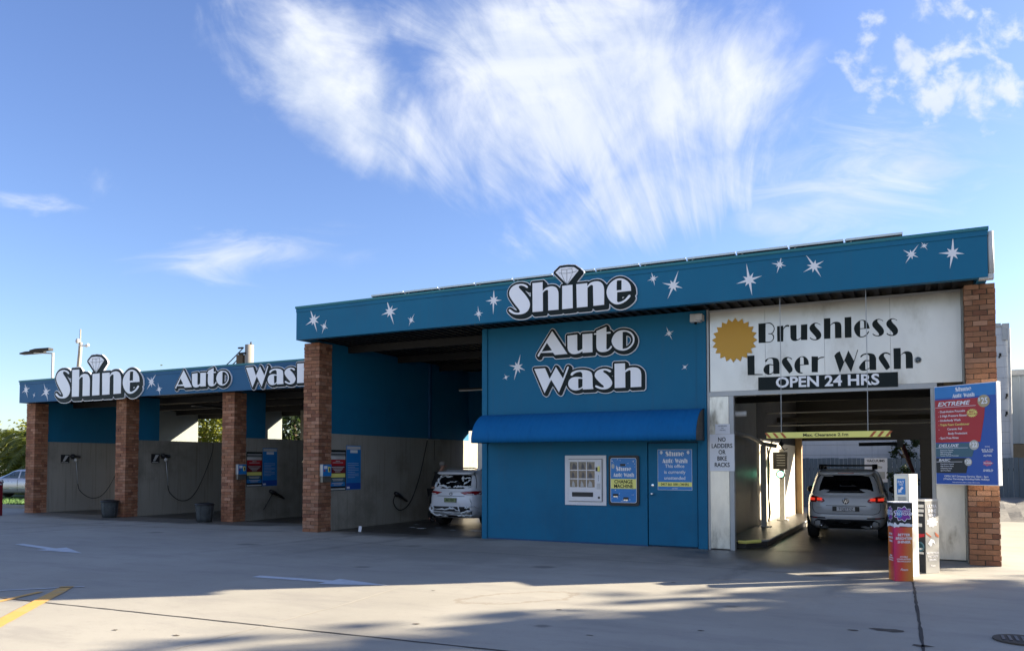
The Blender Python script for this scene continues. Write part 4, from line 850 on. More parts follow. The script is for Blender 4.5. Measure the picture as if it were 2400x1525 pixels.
# ------------------------------------------------------------------ coin boxes, posters, hoses
def coin_box(x, y0, label):
    t = thing('coin_box', (x, y0+.17, 1.2), label, 'coin box', 'coin boxes on the brick pillars')
    b = MB(); b.box(x, x+.10, y0, y0+.33, 1.345, 1.64); b.build('case', GALV, t, bevel=.01)
    b = MB(); b.box(x+.101, x+.104, y0+.015, y0+.315, 1.355, 1.63); fp = b.build('front_label', SKYP, t)
    b = MB(); b.box(x+.105, x+.112, y0+.19, y0+.27, 1.45, 1.58); b.build('yellow_slot_plate', YEL, fp)
    b = MB(); b.box(x+.113, x+.118, y0+.215, y0+.25, 1.47, 1.55); b.build('coin_slot', BLACK, fp)
    b = MB(); b.box(x+.105, x+.108, y0+.04, y0+.16, 1.53, 1.60); b.build('price_patch', WHITE, fp)
    b = MB(); b.box(x+.105, x+.108, y0+.03, y0+.09, 1.47, 1.50); b.build('red_patch', RED, fp)
    b = MB(); b.box(x, x+.09, y0+.01, y0+.32, 1.20, 1.34); b.build('cash_tray', STEELD, t, bevel=.006)
    return t
coin_box(-12.81, 15.0, 'blue coin box on the tall brick pillar beside the open wash bay')
coin_box(-17.21, 16.57, 'blue coin box on the low wing\'s right brick pillar beside two posters')
XF = lambda X, Y0: (lambda p: Vector((X-(p.y), Y0+p.x, p.z)))     # lay a board on a wall facing +X
def poster_pair(X, Y0, where):
    xf = XF(X, Y0); g = 'tariff and instruction posters in the wash bays'
    t = thing('tariff_poster', (X, Y0+.32, .98), 'dark poster of red, yellow and blue price bands '+where, 'poster', g)
    def bx(name, a0, a1, z0, z1, o, m, par):
        b = MB(); b.box(X+o, X+o+.0025, Y0+a0, Y0+a1, z0, z1); return b.build(name, m, par)
    bd = bx('board', 0, .63, .98, 2.0, .001, SIGNBLK, t)
    for nm, a, z0, z1, m in (('grey_band', .03, 1.90, 1.945, GALV), ('grey_band', .03, 1.865, 1.88, GALV), ('white_band', .02, 1.76, 1.85, DIMW), ('red_band', .02, 1.61, 1.755, RED), ('maroon_band', .02, 1.42, 1.605, MAROON), ('yellow_band', .02, 1.31, 1.41, YEL), ('green_band', .02, 1.205, 1.30, SLATE), ('blue_band', .02, 1.09, 1.195, SKYP), ('pale_band', .02, 1.0, 1.04, DIMW)):
        w = bx(nm, a, .60, z0, z1, .004, m, bd)
    for z, w in ((1.71, .16), (1.67, .40), (1.56, .5), (1.52, .4), (1.485, .3), (1.445, .2), (1.26, .42), (1.225, .36), (1.16, .42), (1.12, .3)):
        bx('print_line', .31-w/2, .31+w/2, z, z+.018, .007, DIMW, bd)
    t2 = thing('instruction_poster', (X, Y0+.95, .99), 'tall bright blue instruction poster with white heading '+where, 'poster', g)
    bd = bx('board', .645, 1.24, .99, 2.12, .001, SKYP, t2)
    for i in range(1):
        bx('header_panel', .67, 1.215, 2.02, 2.10, .004, DIMW, bd); bx('logo_panel', .80, 1.10, 1.93, 2.005, .004, PAPER, bd); bx('footer_band', .645, 1.24, 1.0, 1.16, .004, PRBLUE, bd)
    for k in range(9): bx('print_line', .70, .70+(.45 if k % 3 else .3), 1.30+k*.045, 1.306+k*.045, .004, PAPER, bd)
    bx('corner_logo', .67, .78, 1.02, 1.07, .007, PAPER, bd)
poster_pair(-12.87, 15.44, 'on the tall bay\'s left wall'); poster_pair(-17.24, 17.01, 'on the low wing\'s bay wall')
def hose_path(X, pts, n=8):
    out = []
    for i in range(len(pts)-1):
        p0 = pts[max(i-1, 0)]; p1 = pts[i]; p2 = pts[i+1]; p3 = pts[min(i+2, len(pts)-1)]
        for k in range(n):
            t = k/n; out.append((X, *[.5*((2*p1[j])+(p2[j]-p0[j])*t+(2*p0[j]-5*p1[j]+4*p2[j]-p3[j])*t*t+(3*p1[j]-p0[j]-3*p2[j]+p3[j])*t**3) for j in (0, 1)]))
    out.append((X, *pts[-1])); return out
for X, lab in ((-21.83, 'black foam brush and hanging hose in the middle low bay'), (-26.40, 'black foam brush and hanging hose in the leftmost low bay')):
    t = thing('brush_station', (X, 18, .45), lab, 'hose', 'brush stations in the low wing')
    b = MB(); b.box(X, X+.012, 17.46, 17.77, 1.68, 1.97); PL = b.build('instruction_plate', BLACK, t)
    b = MB(); b.prism([(X+.014, 17.52, 1.74), (X+.014, 17.60, 1.74), (X+.014, 17.74, 1.94), (X+.014, 17.62, 1.94)], (.002, 0, 0)); b.box(X+.014, X+.016, 17.48, 17.72, 1.695, 1.712); b.build('white_print', DIMW, PL)
    b = MB(); b.sm = True; b.tube([(X+.06, 17.80, 1.92), (X+.06, 18.12, 1.90)], .05, 10); b.box(X, X+.1, 17.84, 17.9, 1.82, 1.99); b.build('brush_holder', BLACK, t)
    b = MB(); b.sm = True; b.lathe((X+.10, 17.93, 1.76), [(.02, .08), (.05, .05), (.05, 0), (.02, -.04)], 12); b.build('brush_head', DIMW, t)
    b = MB(); b.sm = True; b.tube([(X+.10, 17.95, 1.78), (X+.09, 18.05, .95)], .018, 8); b.build('lance', GALV, t)
    b = MB(); b.sm = True; b.tube(hose_path(X+.08, [(18.05, .95), (18.14, .70), (18.5, .45), (18.9, .46), (19.25, .78), (19.6, 1.4), (19.87, 2.04), (19.9, 2.36)]), .012, 7); b.build('hose', RUBBER, t)
for X, y0, full, lab in ((-12.87, 18.25, True, 'black spray gun and looped hose on the tall bay wall'), (-17.24, 18.02, False, 'black spray gun on the low bay wall beside the blue posters')):
    t = thing('spray_gun', (X, y0, .4), lab, 'hose', 'spray guns on the bay walls')
    b = MB(); b.sm = True; b.tube([(X+.08, y0-.12, .84), (X+.08, y0+.06, .78), (X+.08, y0+.46, .60)], [.05, .055, .03], 10); b.box(X, X+.09, y0-.03, y0+.03, .74, .86); b.build('gun_holster', BLACK, t)
    b = MB(); b.sm = True
    if full: b.tube(hose_path(X+.07, [(y0-.08, .82), (y0-.2, .62), (y0-.05, .42), (y0+.2, .36), (y0+.55, .50), (y0+.85, .85), (y0+1.15, 1.4), (y0+1.5, 2.34)]), .014, 7)
    else: b.tube([(X+.08, y0-.02, .76), (X+.09, y0-.40, .29)], .012, 7)
    b.build('hose', RUBBER, t)
t = thing('water_pipe', (-12.82, 19.9, 2.3), 'thin grey pipe and brackets high on the tall bay wall', 'pipe')
b = MB(); b.tube([(-12.84, 19.76, 2.38), (-12.84, 20.5, 2.38)], .015, 6); b.build('pipe', GALV, t)
b = MB(); b.tube([(-12.80, 20.14, 2.36), (-12.80, 20.16, 1.75)], .008, 5); b.build('drop_hose', RUBBER, t)
# unlit fluorescent tubes
def lamp(x0, y0, x1, y1, z, lab):
    t = thing('tube_light', ((x0+x1)/2, (y0+y1)/2, z), lab, 'lamp', 'unlit tube lights under the bay roofs')
    for k in (-.04, .04):
        b = MB(); b.tube([(x0, y0+k, z), (x1, y1+k, z)], .014, 6); b.build('tube', TUBE, t)
    b = MB(); b.box(min(x0, x1), max(x0, x1)+.01, min(y0, y1)-.08, max(y0, y1)+.08, z+.02, z+.06) if abs(x1-x0) < .05 or abs(y1-y0) < .05 else b.prism([(x0, y0-.08, z+.02), (x0, y0+.08, z+.02), (x1, y1+.08, z+.02), (x1, y1-.08, z+.02)], (0, 0, .05))
    b.build('fitting', DARK, t)
lamp(-20.6, 18.0, -20.6, 20.6, 3.50, 'unlit twin tube light under the roof of the middle low bay')
lamp(-15.9, 18.4, -15.9, 20.8, 3.50, 'unlit twin tube light under the roof of the low bay with posters')
lamp(-11.6, 19.6, -9.6, 19.6, 3.75, 'unlit tube light across the tall bay behind the foam-covered car')
# bins
t = thing('rubbish_bin', (-22.10, 16.22, 0), 'black plastic bin at the foot of the low wing\'s middle pillar', 'bin', 'rubbish bins by the wash bay pillars')
b = MB(); b.sm = True; b.lathe((-22.10, 16.22, 0), [(.20, 0), (.215, .12), (.235, .30), (.25, .46), (.25, .47)], 20); b.sm = False
for k in range(10): a = k*PI/5; b.tube([(-22.10+.205*math.cos(a), 16.22+.205*math.sin(a), .02), (-22.10+.25*math.cos(a), 16.22+.25*math.sin(a), .45)], .008, 4)
b.build('bin_body', BINM, t)
b = MB(); b.sm = True; b.lathe((-22.10, 16.22, .47), [(.27, 0), (.275, .03), (.25, .05), (.17, .07), (.17, .03)], 20); b.build('bin_rim', BLACK, t)
c = copy_tree(t); c.location = (-18.02, 16.22, 0); c['label'] = 'black plastic bin left of the low wing\'s pillar that carries a coin box'
t = thing('folded_notice', (-11.98, 15.52, 0), 'small white folded card standing on the tall bay floor by the wall', 'card')
b = MB(); b.prism([(-12.05, 15.55, .01), (-11.93, 15.50, .01), (-12.0, 15.62, .13), (-12.12, 15.66, .13)], (.01, -.02, 0)); b.build('card', PAPER, t)

# ------------------------------------------------------------------ solar panels
def pv(i):
    x = -12.06+i*1.0; t = thing('solar_panel', (x+.5, 16.0, 5.4), '', 'solar panel', 'row of solar panels along the tall building roof')
    n = 12
    t['label'] = 'solar panel at the left end of the roof row' if i == 0 else ('solar panel at the right end of the roof row' if i == n-1 else ('solar panel right above the fascia diamond' if i == 5 else 'solar panel in the middle run of the roof row'))
    b = MB(); b.prism([(x+.02, 16.0, 5.855), (x+.97, 16.0, 5.855), (x+.97, 17.6, 5.45), (x+.02, 17.6, 5.45)], (0, 0, .012)); b.build('glass', PVGLASS, t)
    b = MB(); b.box(x+.015, x+.975, 15.985, 16.0, 5.84, 5.88); b.prism([(x+.0, 16.0, 5.845), (x+.02, 16.0, 5.845), (x+.02, 17.6, 5.44), (x, 17.6, 5.44)], (0, 0, .03)); b.build('frame', ALU, t)
    b = MB(); b.box(x+.3, x+.5, 16.1, 16.14, 5.70, 5.81); b.build('junction_box', BLACK, t)
    b = MB(); b.tube([(x+.1, 16.05, 5.16), (x+.1, 16.05, 5.84)], .02, 5); b.tube([(x+.0, 16.04, 5.78), (x+1.0, 16.04, 5.78)], .035, 5); b.build('mounting_rail', GALV, t)
for i in range(12): pv(i)
t = thing('cable_run', (-1, 15.9, 5.7), 'loose black cables hanging below the right end of the solar panels', 'cables')
b = MB(); rnd = random.Random(6)
for k in range(4): b.tube([(-3.2+i*.3, 15.95, 5.74+rnd.uniform(-.05, .05)) for i in range(11)], .007, 4)
b.build('cable', BLACK, t)

# ------------------------------------------------------------------ price board and payment kiosks (built square, then turned)
t = thing('price_board', (0, 0, 0), 'tall blue wash menu board priced $25, $22 and $20 on the right pillar', 'sign')
w, z0, z1 = 1.03, 1.31, 2.93
b = MB(); b.box(0, w, 0, .10, z0, z1); b.build('case', WHITE, t, bevel=.006)
b = MB(); b.box(.012, w-.012, -.004, 0, z0+.012, z1-.012); FB = b.build('face', PRBLUE, t)
def flat(name, pts, o, m, par): return from_curve(name, [pts], -o, .001, m, par)
def U(x, y): return (.0+(x-100)/830*w, z1-(y-(150-(x-100)*.125))/ (1330+(x-100)*.10)*(z1-z0))     # from the board's own face layout
flat('sky_header', [(.012, z1-.20), (w-.012, z1-.20), (w-.012, z1-.012), (.012, z1-.012)], .0055, SKYP, FB)
flat('red_panel', [(.012, 2.00), (.76, 2.00), (.83, 2.40), (.86, 2.70), (.012, 2.70)], .007, RED, FB)
flat('slate_panel', [(.012, 1.80), (.60, 1.80), (.012+.60, 1.81), (.65, 2.13), (.012, 2.13)][0:1]+[(.60, 1.66), (.67, 1.96), (.012, 1.96)], .0065, SLATE, FB) if False else None
flat('slate_panel', [(.012, 1.76), (.62, 1.76), (.69, 1.985), (.012, 1.985)], .007, SLATE, FB)
flat('black_panel', [(.012, 1.50), (.52, 1.50), (.58, 1.745), (.012, 1.745)], .007, BLACK, FB)
mini_logo(.50, 2.722, .36, -.009, FB)
for s, z, h in (('EXTREME', 2.60, .062), ('DELUXE', 1.925, .045), ('BASIC', 1.695, .036)): text('lettering', s, .06, z, h, -.009, WHITE, FB, align='LEFT', shear=.25, sx=1.35, fat=.02)
for z, x in ((2.575, .70), (1.905, .56), (1.68, .46)): flat('rule', [(.02, z), (x, z), (x, z+.006), (.02, z+.006)], .009, WHITE, FB)
for i, s in enumerate(('- Dual-Action Presoaks', '- 2 High Pressure Rinses', '- Underbody Wash', '- Triple Foam Conditioner', '-          Ceramic Full', '            Body Protectant', '- Spot Free Rinse')): text('lettering', s, .07, 2.49-i*.072, .032, -.009, (WHITE, WHITE, WHITE, YEL, WHITE, WHITE, WHITE)[i], FB, align='LEFT', fat=.012)
for i, s in enumerate(('Dual-Action Presoaks', 'High Pressure Rinse', 'Underbody Wash', 'Ceramic Full Body Protectant')): text('lettering', s, .09, 1.865-i*.03, .017, -.009, WHITE, FB, align='LEFT')
for i, s in enumerate(('Dual-Action Presoak', 'High Pressure Rinse', 'Underbody Wash', 'Spot Free Rinse')): text('lettering', s, .09, 1.64-i*.036, .018, -.009, WHITE, FB, align='LEFT')
for s, x, z, r in (('25', .83, 2.64, .098), ('22', .66, 1.95, .078), ('20', .56, 1.68, .062)):
    d = flat('price_disc', [(x+r*math.cos(a), z+r*math.sin(a)) for a in [k*PI/16 for k in range(32)]], .011, mat('silver_disc', (.42, .40, .36), .35, metal=.3) if r < .09 else mat('bronze_disc', (.36, .28, .16), .35, metal=.3), FB)
    text('lettering', s, x+.012, z-r*.42, r*.92, -.013, WHITE, d, sx=.8, fat=.02); text('lettering', '$', x-r*.72, z+r*.05, r*.5, -.013, WHITE, d)
d = flat('yellow_burst', [(.64+(.095 if k % 2 else .07)*math.cos(k*PI/16), 2.46+(.072 if k % 2 else .052)*math.sin(k*PI/16)) for k in range(32)], .0115, YEL, FB)
text('lettering', 'BEST', .64, 2.468, .03, -.0135, RED, d, fat=.01); text('lettering', 'VALUE!', .64, 2.43, .03, -.0135, RED, d, fat=.01)
for i, (s, z, h) in enumerate((('featuring', 1.915, .014), ('BUG & TAR', 1.86, .024), ('REMOVER', 1.83, .024), ('ALPHA', 1.765, .028))): text('lettering', s, .87, z, h, -.009, WHITE, FB, fat=.01)
d = flat('foam_logo', [(.87+(.075+.012*math.cos(5*a))*math.cos(a), 1.66+(.042+.008*math.cos(7*a))*math.sin(a)) for a in [k*PI/14 for k in range(28)]], .009, mat('pink_print', (.45, .10, .22), .4), FB)
text('lettering', 'TRI-FOAM', .87, 1.652, .02, -.011, WHITE, d, fat=.01)
text('lettering', 'SHIELD', .87, 1.53, .032, -.009, WHITE, FB, shear=.2, fat=.01)
text('lettering', 'OPEN 24/7 Driveway Service 10am - 3pm', .515, 1.435, .028, -.009, WHITE, FB, fat=.01); text('lettering', '(Weather Permitting) Excluding Public Holidays', .515, 1.393, .026, -.009, WHITE, FB, fat=.01)
text('lettering', 'Prices and services subject to change without notice', .515, 1.347, .014, -.009, WHITE, FB)
b = MB(); b.box(.05, .10, .10, .55, 2.5, 2.54); b.box(.05, .10, .10, .55, 1.6, 1.64); b.build('bracket', GALV, t)
t.location = (.345, 14.93, 0); t.rotation_euler = (0, 0, R(-35))

def kiosk_box(name, w, d, h, m, par, z0=0.0, bev=.006):
    """corner nearest the camera at the origin; right face runs along +Y', left face along -X'"""
    b = MB(); b.box(-w, 0, 0, d, z0, h); return b.build(name, m, par, bevel=bev)
FACEX = lambda p: Vector((-p.y, p.x, p.z))            # art laid on the right-hand (+X) face
# rainbow foam kiosk
rb = bpy.data.materials.new('rainbow_print'); rb.use_nodes = True; Q = NT(rb.node_tree); qp = rb.node_tree.nodes['Principled BSDF']
oc = Q.xyz(Q.node('ShaderNodeTexCoord').outputs['Object'])
ramp = Q.node('ShaderNodeValToRGB'); rv = Q.m('ADD', Q.m('MULTIPLY', Q.m('ADD', oc[0], oc[1]), 1.55), Q.m('MULTIPLY', Q.m('SUBTRACT', oc[2], .5), -.10))
Q.link(Q.m('ADD', rv, .48), ramp.inputs[0]); cr = ramp.color_ramp
stops = [(0, (.10, .01, .32)), (.25, (.38, .01, .25)), (.48, (.60, .015, .12)), (.66, (.66, .06, .03)), (.85, (.62, .22, .03)), (1, (.62, .33, .05))]
cr.elements[0].position = 0; cr.elements[0].color = (*stops[0][1], 1); cr.elements[1].position = 1; cr.elements[1].color = (*stops[-1][1], 1)
for p_, c_ in stops[1:-1]: e = cr.elements.new(p_); e.color = (*c_, 1)
Q.link(ramp.outputs[0], qp.inputs['Base Color']); qp.inputs['Roughness'].default_value = .35
t = thing('foam_kiosk', (0, 0, 0), 'short kiosk wrapped in purple, red and orange TRI-FOAM print', 'kiosk', 'payment kiosks at the laser bay entrance')
W_, D_ = .25, .24                         # wide art face is the front (-Y'), narrow face the left (-X')
b = MB(); b.box(0, W_, 0, D_, 0, 1.10); b.build('body', rb, t, bevel=.005)
b = MB(); b.box(-.004, W_+.004, -.004, D_+.004, 1.10, 1.112); b.build('lid', WHITE, t)
b = MB(); b.box(-.0025, W_+.0025, -.0025, D_+.0025, .76, 1.098); KB = b.build('black_top_band', BLACK, t)
def cloud_band(z, y): 
    rn = random.Random(2); L = [(-.003, z-.02)]
    for k in range(13): x = k*W_/12; L.append((x, z+.02+rn.uniform(-.012, .02)))
    for k in range(13): x = W_-k*W_/12; L.append((x, z-.012-rn.uniform(0, .03)*(1 if k > 6 else .3)))
    return L
flat('foam_edge', cloud_band(.785, 0), .0045, WHITE, KB)
lf = lambda p: Vector((p.y+.0, D_-p.x, p.z))
o = from_curve('foam_edge', [cloud_band(.785, 0)], -.0045, .001, WHITE, KB, xform=lambda p: Vector((p.y, D_-p.x, p.z)))
def splash(cx, cz, rx, rz, seed):
    rn = random.Random(seed); return [(cx+rx*(1+.16*math.cos(9*a)+rn.uniform(-.05, .05))*math.cos(a), cz+rz*(1+.16*math.cos(9*a))*math.sin(a)) for a in [k*PI/18 for k in range(36)]]
for xf, cx, rx in ((None, .125, .108), (lambda p: Vector((p.y, D_-p.x, p.z)), .12, .085)):
    s1 = from_curve('splash_outline', [splash(cx, .945, rx*1.10, .098, 1)], -.0045, .001, WHITE, KB, xform=xf)
    s2 = from_curve('splash_logo', [splash(cx, .945, rx, .088, 1)], -.006, .001, mat('violet_print', (.22, .03, .30), .4), KB, xform=xf)
    from_curve('splash_blue', [splash(cx-.05, .95, rx*.4, .06, 3)], -.0072, .001, mat('cyan_print', (.06, .25, .55), .4), KB, xform=xf)
    text('lettering', 'COLORED', cx, .97, .026, -.009, WHITE, s2, xform=xf); text('lettering', 'TRI-FOAM', cx, .925, .036, -.009, WHITE, s2, sx=.95, fat=.015, xform=xf)
for i, s in enumerate(('BETTER', 'BRIGHTER', 'SHINIER')):
    text('lettering', s, .13, .635-i*.05, .032, -.004, WHITE, t, fat=.02, shear=.1); text('lettering', s, .12, .645-i*.05, .024, -.004, WHITE, t, fat=.03, xform=lambda p: Vector((p.y, D_-p.x, p.z)))
for i, s in enumerate(('DOUBLE', 'LONGLASTING', 'TECHNOLOGY')):
    text('lettering', s, .125, .335-i*.032, .018, -.004, WHITE, t, fat=.01); text('lettering', s, .12, .345-i*.032, .016, -.004, WHITE, t, fat=.01, xform=lambda p: Vector((p.y, D_-p.x, p.z)))
text('lettering', 'Foam', .125, .15, .03, -.004, WHITE, t, shear=.4)
t.location = (-.25, 12.44, 0); t.rotation_euler = (0, 0, R(20))
# tall pay kiosk
t = thing('pay_kiosk', (0, 0, 0), 'tall white pay kiosk with a blue PAY HERE arrow sign', 'kiosk', 'payment kiosks at the laser bay entrance')
kiosk_box('body', .22, .27, 1.50, DIMW, t); 
b = MB(); b.box(-.215, -.005, -.006, -.001, .9, 1.485); FR = b.build('front_plate', STEEL, t)
b = MB(); b.box(-.172, -.05, -.010, -.0065, 1.20, 1.43); PS = b.build('pay_label', SKYP, FR)
text('lettering', 'PAY', -.111, 1.365, .036, -.012, WHITE, PS, fat=.02); text('lettering', 'HERE', -.111, 1.335, .018, -.012, WHITE, PS, fat=.02)
from_curve('pay_arrow', [[(-.155, 1.225), (-.10, 1.235), (-.115, 1.25), (-.075, 1.30), (-.10, 1.318), (-.138, 1.268), (-.15, 1.282)]], -.0125, .0015, WHITE, PS)
b = MB()
for k in range(7): b.box(-.16+k*.018, -.153+k*.018, -.012, -.0065, 1.02, 1.17)
b.build('louvre', GALV, FR)
b = MB(); b.box(.0005, .004, .06, .20, 1.18, 1.46); b.build('side_door', WHITE, t, bevel=.001)
t.location = (-.05, 12.95, 0); t.rotation_euler = (0, 0, R(-25))
# black and grey kiosk behind
t = thing('shine_kiosk', (0, 0, 0), 'short kiosk with a black side and a grey side of white slogans', 'kiosk', 'payment kiosks at the laser bay entrance')
kiosk_box('body', .22, .31, 1.10, mat('grey_metallic_print', (.34, .34, .33), .4, metal=.3), t)
b = MB(); b.box(-.223, .003, -.003, .313, 1.085, 1.115); b.build('lid', DIMW, t)
b = MB(); b.box(-.218, -.002, -.003, -.0005, .01, 1.083); BK = b.build('black_side', BLACK, t)
for i, (z, w2, h) in enumerate(((.99, .15, .045), (.92, .15, .045), (.86, .12, .03), (.70, .08, .05), (.35, .12, .03), (.29, .12, .03))): b = MB(); b.box(-.12-w2/2+.03, -.12+w2/2+.03, -.005, -.0035, z, z+h); b.build('slogan_block', DIMW, BK)
b = MB(); b.prism([(-.21, -.0045, .50), (-.01, -.0045, .56), (-.01, -.0045, .60), (-.2, -.0045, .58)], (0, -.001, 0)); b.build('red_streak', RED, BK)
b = MB(); b.sm = True; b.lathe((-.09, -.004, .40), [(.075, 0), (.075, -.004), (.05, -.004), (.05, 0)], 20, 'y'); b.build('wheel_print', SLATE, BK)
for i, s in enumerate(('ULTRA', 'SHINE', 'WAX')): text('lettering', s, .155, .985-i*.068, .045, -.003, WHITE, t, fat=.03, xform=FACEX)
from_curve('white_splash', [splash(.155, .77, .11, .07, 6)], -.003, .001, WHITE, t, xform=FACEX)
from_curve('white_splash', [[(.12, .52), (.19, .50), (.22, .43), (.16, .47), (.12, .40), (.05, .45)]], -.003, .001, WHITE, t, xform=FACEX)
from_curve('red_streak', [[(.01, .60), (.12, .54), (.14, .55), (.02, .62)]], -.003, .001, ORANGE, t, xform=FACEX); from_curve('red_streak', [[(.21, .62), (.30, .57), (.30, .53), (.23, .56)]], -.003, .001, ORANGE, t, xform=FACEX)
for i, s in enumerate(('PROTECTION', 'THAT LASTS', 'CERAMIC')): text('lettering', s, .155, .29-i*.05, .028, -.003, WHITE, t, fat=.02, xform=FACEX)
text('lettering', 'Foam', .155, .10, .03, -.003, WHITE, t, shear=.4, xform=FACEX)
t.location = (.155, 13.47, 0); t.rotation_euler = (0, 0, R(-37))

# ------------------------------------------------------------------ equipment inside the laser bay
t = thing('menu_post', (-3.2, 22.6, .11), 'pale post with a dark menu panel above a round green signal', 'signal')
b = MB(); b.box(-3.25, -3.12, 22.6, 22.7, .11, 2.05); b.box(-3.32, -3.04, 22.55, 22.76, .11, .14); b.build('post', DIMW, t)
b = MB(); b.box(-3.40, -3.02, 22.5, 22.56, 1.50, 1.97); MP = b.build('menu_panel', BLACK, t)
b = MB()
for k in range(5): b.box(-3.30, -3.08, 22.495, 22.499, 1.60+k*.07, 1.615+k*.07)
b.build('print_line', GALV, MP)
b = MB(); b.sm = True; b.lathe((-3.20, 22.55, 1.37), [(.12, 0), (.12, -.08), (.10, -.10)], 20, 'y'); b.build('lamp_housing', BLACK, t)
b = MB(); b.sm = True; b.lathe((-3.20, 22.45, 1.37), [(.085, 0), (.07, -.02), (.02, -.03)], 18, 'y'); b.build('green_lens', GREENL, t)
t = thing('gantry_post', (-3.27, 20.1, .11), 'white upright post and rail inside the laser bay\'s left side', 'post')
b = MB(); b.box(-3.33, -3.21, 20.1, 20.2, .11, 2.10); b.box(-3.40, -3.1, 20.05, 20.25, .11, .13); b.build('post', DIMW, t)
b = MB(); b.sm = True; b.tube([(-3.38, 16.3, 2.32), (-3.30, 18.5, 2.28), (-3.27, 20.15, 2.14), (-2.95, 20.2, 2.08)], .05, 8); b.tube([(-3.42, 15.9, 2.7), (-3.40, 16.4, 2.3)], .03, 6); b.build('rail', GALV, t)
b = MB(); b.sm = True; b.tube(hose_path(-3.18, [(20.2, 2.05), (20.45, 1.6), (20.3, .9), (20.5, .45), (20.25, .25)]), .02, 6); b.build('hose', RUBBER, t)
t = thing('wall_motor', (-3.2, 15.9, 2.55), 'white cylinder unit inside the top left corner of the laser bay', 'motor')
b = MB(); b.sm = True; b.tube([(-3.40, 15.75, 2.62), (-2.86, 15.75, 2.62)], .055, 12); b.build('motor_case', DIMW, t)
t = thing('spray_boom', (-.6, 18.6, 2.05), 'dark wash arm with angled strut across the right of the laser bay', 'wash arm')
b = MB(); b.tube([(-1.08, 19.6, 2.09), (-.20, 19.6, 2.10)], .04, 8); b.box(-.30, -.18, 19.55, 19.66, 2.02, 2.2); b.build('arm', BLACK, t)
b = MB(); b.tube([(-.20, 19.6, 2.08), (-.12, 19.6, 1.86), (.02, 19.6, 1.45)], [.05, .05, .035], 8); b.build('strut', mat('dark_red_strut', (.06, .008, .008), .5), t)
t = thing('bay_spotlight', (-2.55, 18.6, 2.0), 'small black spotlight under the clearance bar at the bay\'s left', 'lamp')
b = MB(); b.sm = True; b.tube([(-2.86, 20.0, 2.16), (-2.78, 20.0, 2.10)], [.05, .06], 10); b.build('lamp_head', BLACK, t)
b = MB(); b.tube([(-2.82, 20.02, 2.12), (-2.80, 20.05, 2.85)], .012, 5); b.tube([(-2.86, 20, 2.12), (-2.75, 20, 1.98), (-2.68, 20, 2.02)], .012, 5); b.build('bracket', BLACK, t)

# ------------------------------------------------------------------ background right
t = thing('boundary_fence', (2, 32, 0), 'long slate blue board fence behind the buildings', 'fence')
b = MB(); rnd = random.Random(12); x = -14
while x < 18:
    w = .15; b.box(x, x+w-.012, 32.0+rnd.uniform(0, .015), 32.06, .02, 1.86+rnd.uniform(-.015, .015)); x += w
b.build('boards', FENCEM, t)
b = MB()
for xx in np.arange(-13.5, 18, 2.4): b.box(xx, xx+.08, 32.07, 32.15, 0, 1.8)
b.box(-14, 18, 32.07, 32.12, .4, .5); b.box(-14, 18, 32.07, 32.12, 1.4, 1.5); b.build('rail', BARK, t)
t = thing('poster_sign', (-1.2, 31.97, 1.0), 'white VACUUMS poster hung on the slate blue fence behind the car', 'sign')
b = MB(); b.box(-1.58, -.82, 31.95, 31.98, .98, 1.86); PB = b.build('board', PAPER, t)
text('lettering', 'VACUUMS', -1.2, 1.72, .085, 31.946, SIGNBLK, PB, fat=.01)
b = MB(); b.prism([(-1.35, 31.946, 1.5), (-1.0, 31.946, 1.48), (-.98, 31.946, 1.55), (-1.2, 31.946, 1.6)], (0, -.002, 0)); b.box(-1.15, -.9, 31.944, 31.948, 1.1, 1.36); b.build('picture', GALV, PB)
t = thing('white_block_building', (-4, 36, 0), 'tall white painted blockwork building behind the fence', 'building')
b = MB(); b.box(-14, 3.20, 34, 44, 0, 6.75); b.build('wall', WHITEW, t)
b = MB(); b.box(3.03, 3.26, 33.93, 34.2, 6.2, 6.80); b.box(-14, 3.0, 33.95, 34.1, 6.70, 6.82); b.build('parapet_cap', GALV, t)
b = MB()
for z in np.arange(.4, 6.7, .4): b.box(-14, 3.19, 33.994, 33.999, z, z+.015)
b.build('block_joint', mat('block_joint_grey', (.34, .36, .38), .9), t)
b = MB(); b.tube([(3.235, 33.9, 0), (3.235, 33.9, 6.6)], .045, 8); b.build('downpipe', DIMW, t)
b = MB()
for x, z in ((2.92, 5.6), (3.10, 4.1), (3.08, 3.45)): b.box(x, x+.07, 33.97, 33.998, z, z+.12); b.box(x-.02, x+.03, 33.97, 33.998, z-.06, z)
b.build('wall_fitting', DARK, t)
t = thing('steel_clad_shed', (9, 40, 0), 'pale grey ribbed steel shed right of the white building', 'shed')
b = MB(); b.box(3.3, 18, 37, 50, 2.45, 5.3); 
for xx in np.arange(3.4, 18, .42): b.box(xx, xx+.06, 36.96, 36.999, 2.45, 5.16)
b.build('cladding', CLAD, t)
b = MB(); b.box(3.28, 18.1, 36.9, 37.02, 5.16, 5.38); b.build('gutter', GALV, t)
b = MB(); b.box(3.3, 18, 37.02, 49, 0, 2.44); b.build('plinth_wall', mat('brown_timber_wall', (.22, .17, .11), .8, var=.3), t)
t = thing('neighbour_shed', (-20, 31, 0), 'cream sunlit wall seen through the back of the tall bay', 'building')
b = MB(); b.box(-24.5, -19.5, 33, 39, 0, 3.3); b.prism([(-19.499, 33, 3.3), (-19.499, 39, 3.3), (-19.499, 39, 4.6)], (-5, 0, 0)); b.build('wall', CREAM, t)
b = MB(); b.tube([(-19.45, 33.2, .3), (-19.45, 38.5, 3.2)], .03, 5); b.tube([(-19.45, 34.0, .3), (-19.45, 38.9, 3.0)], .03, 5); b.build('stair_rail', GALV, t)
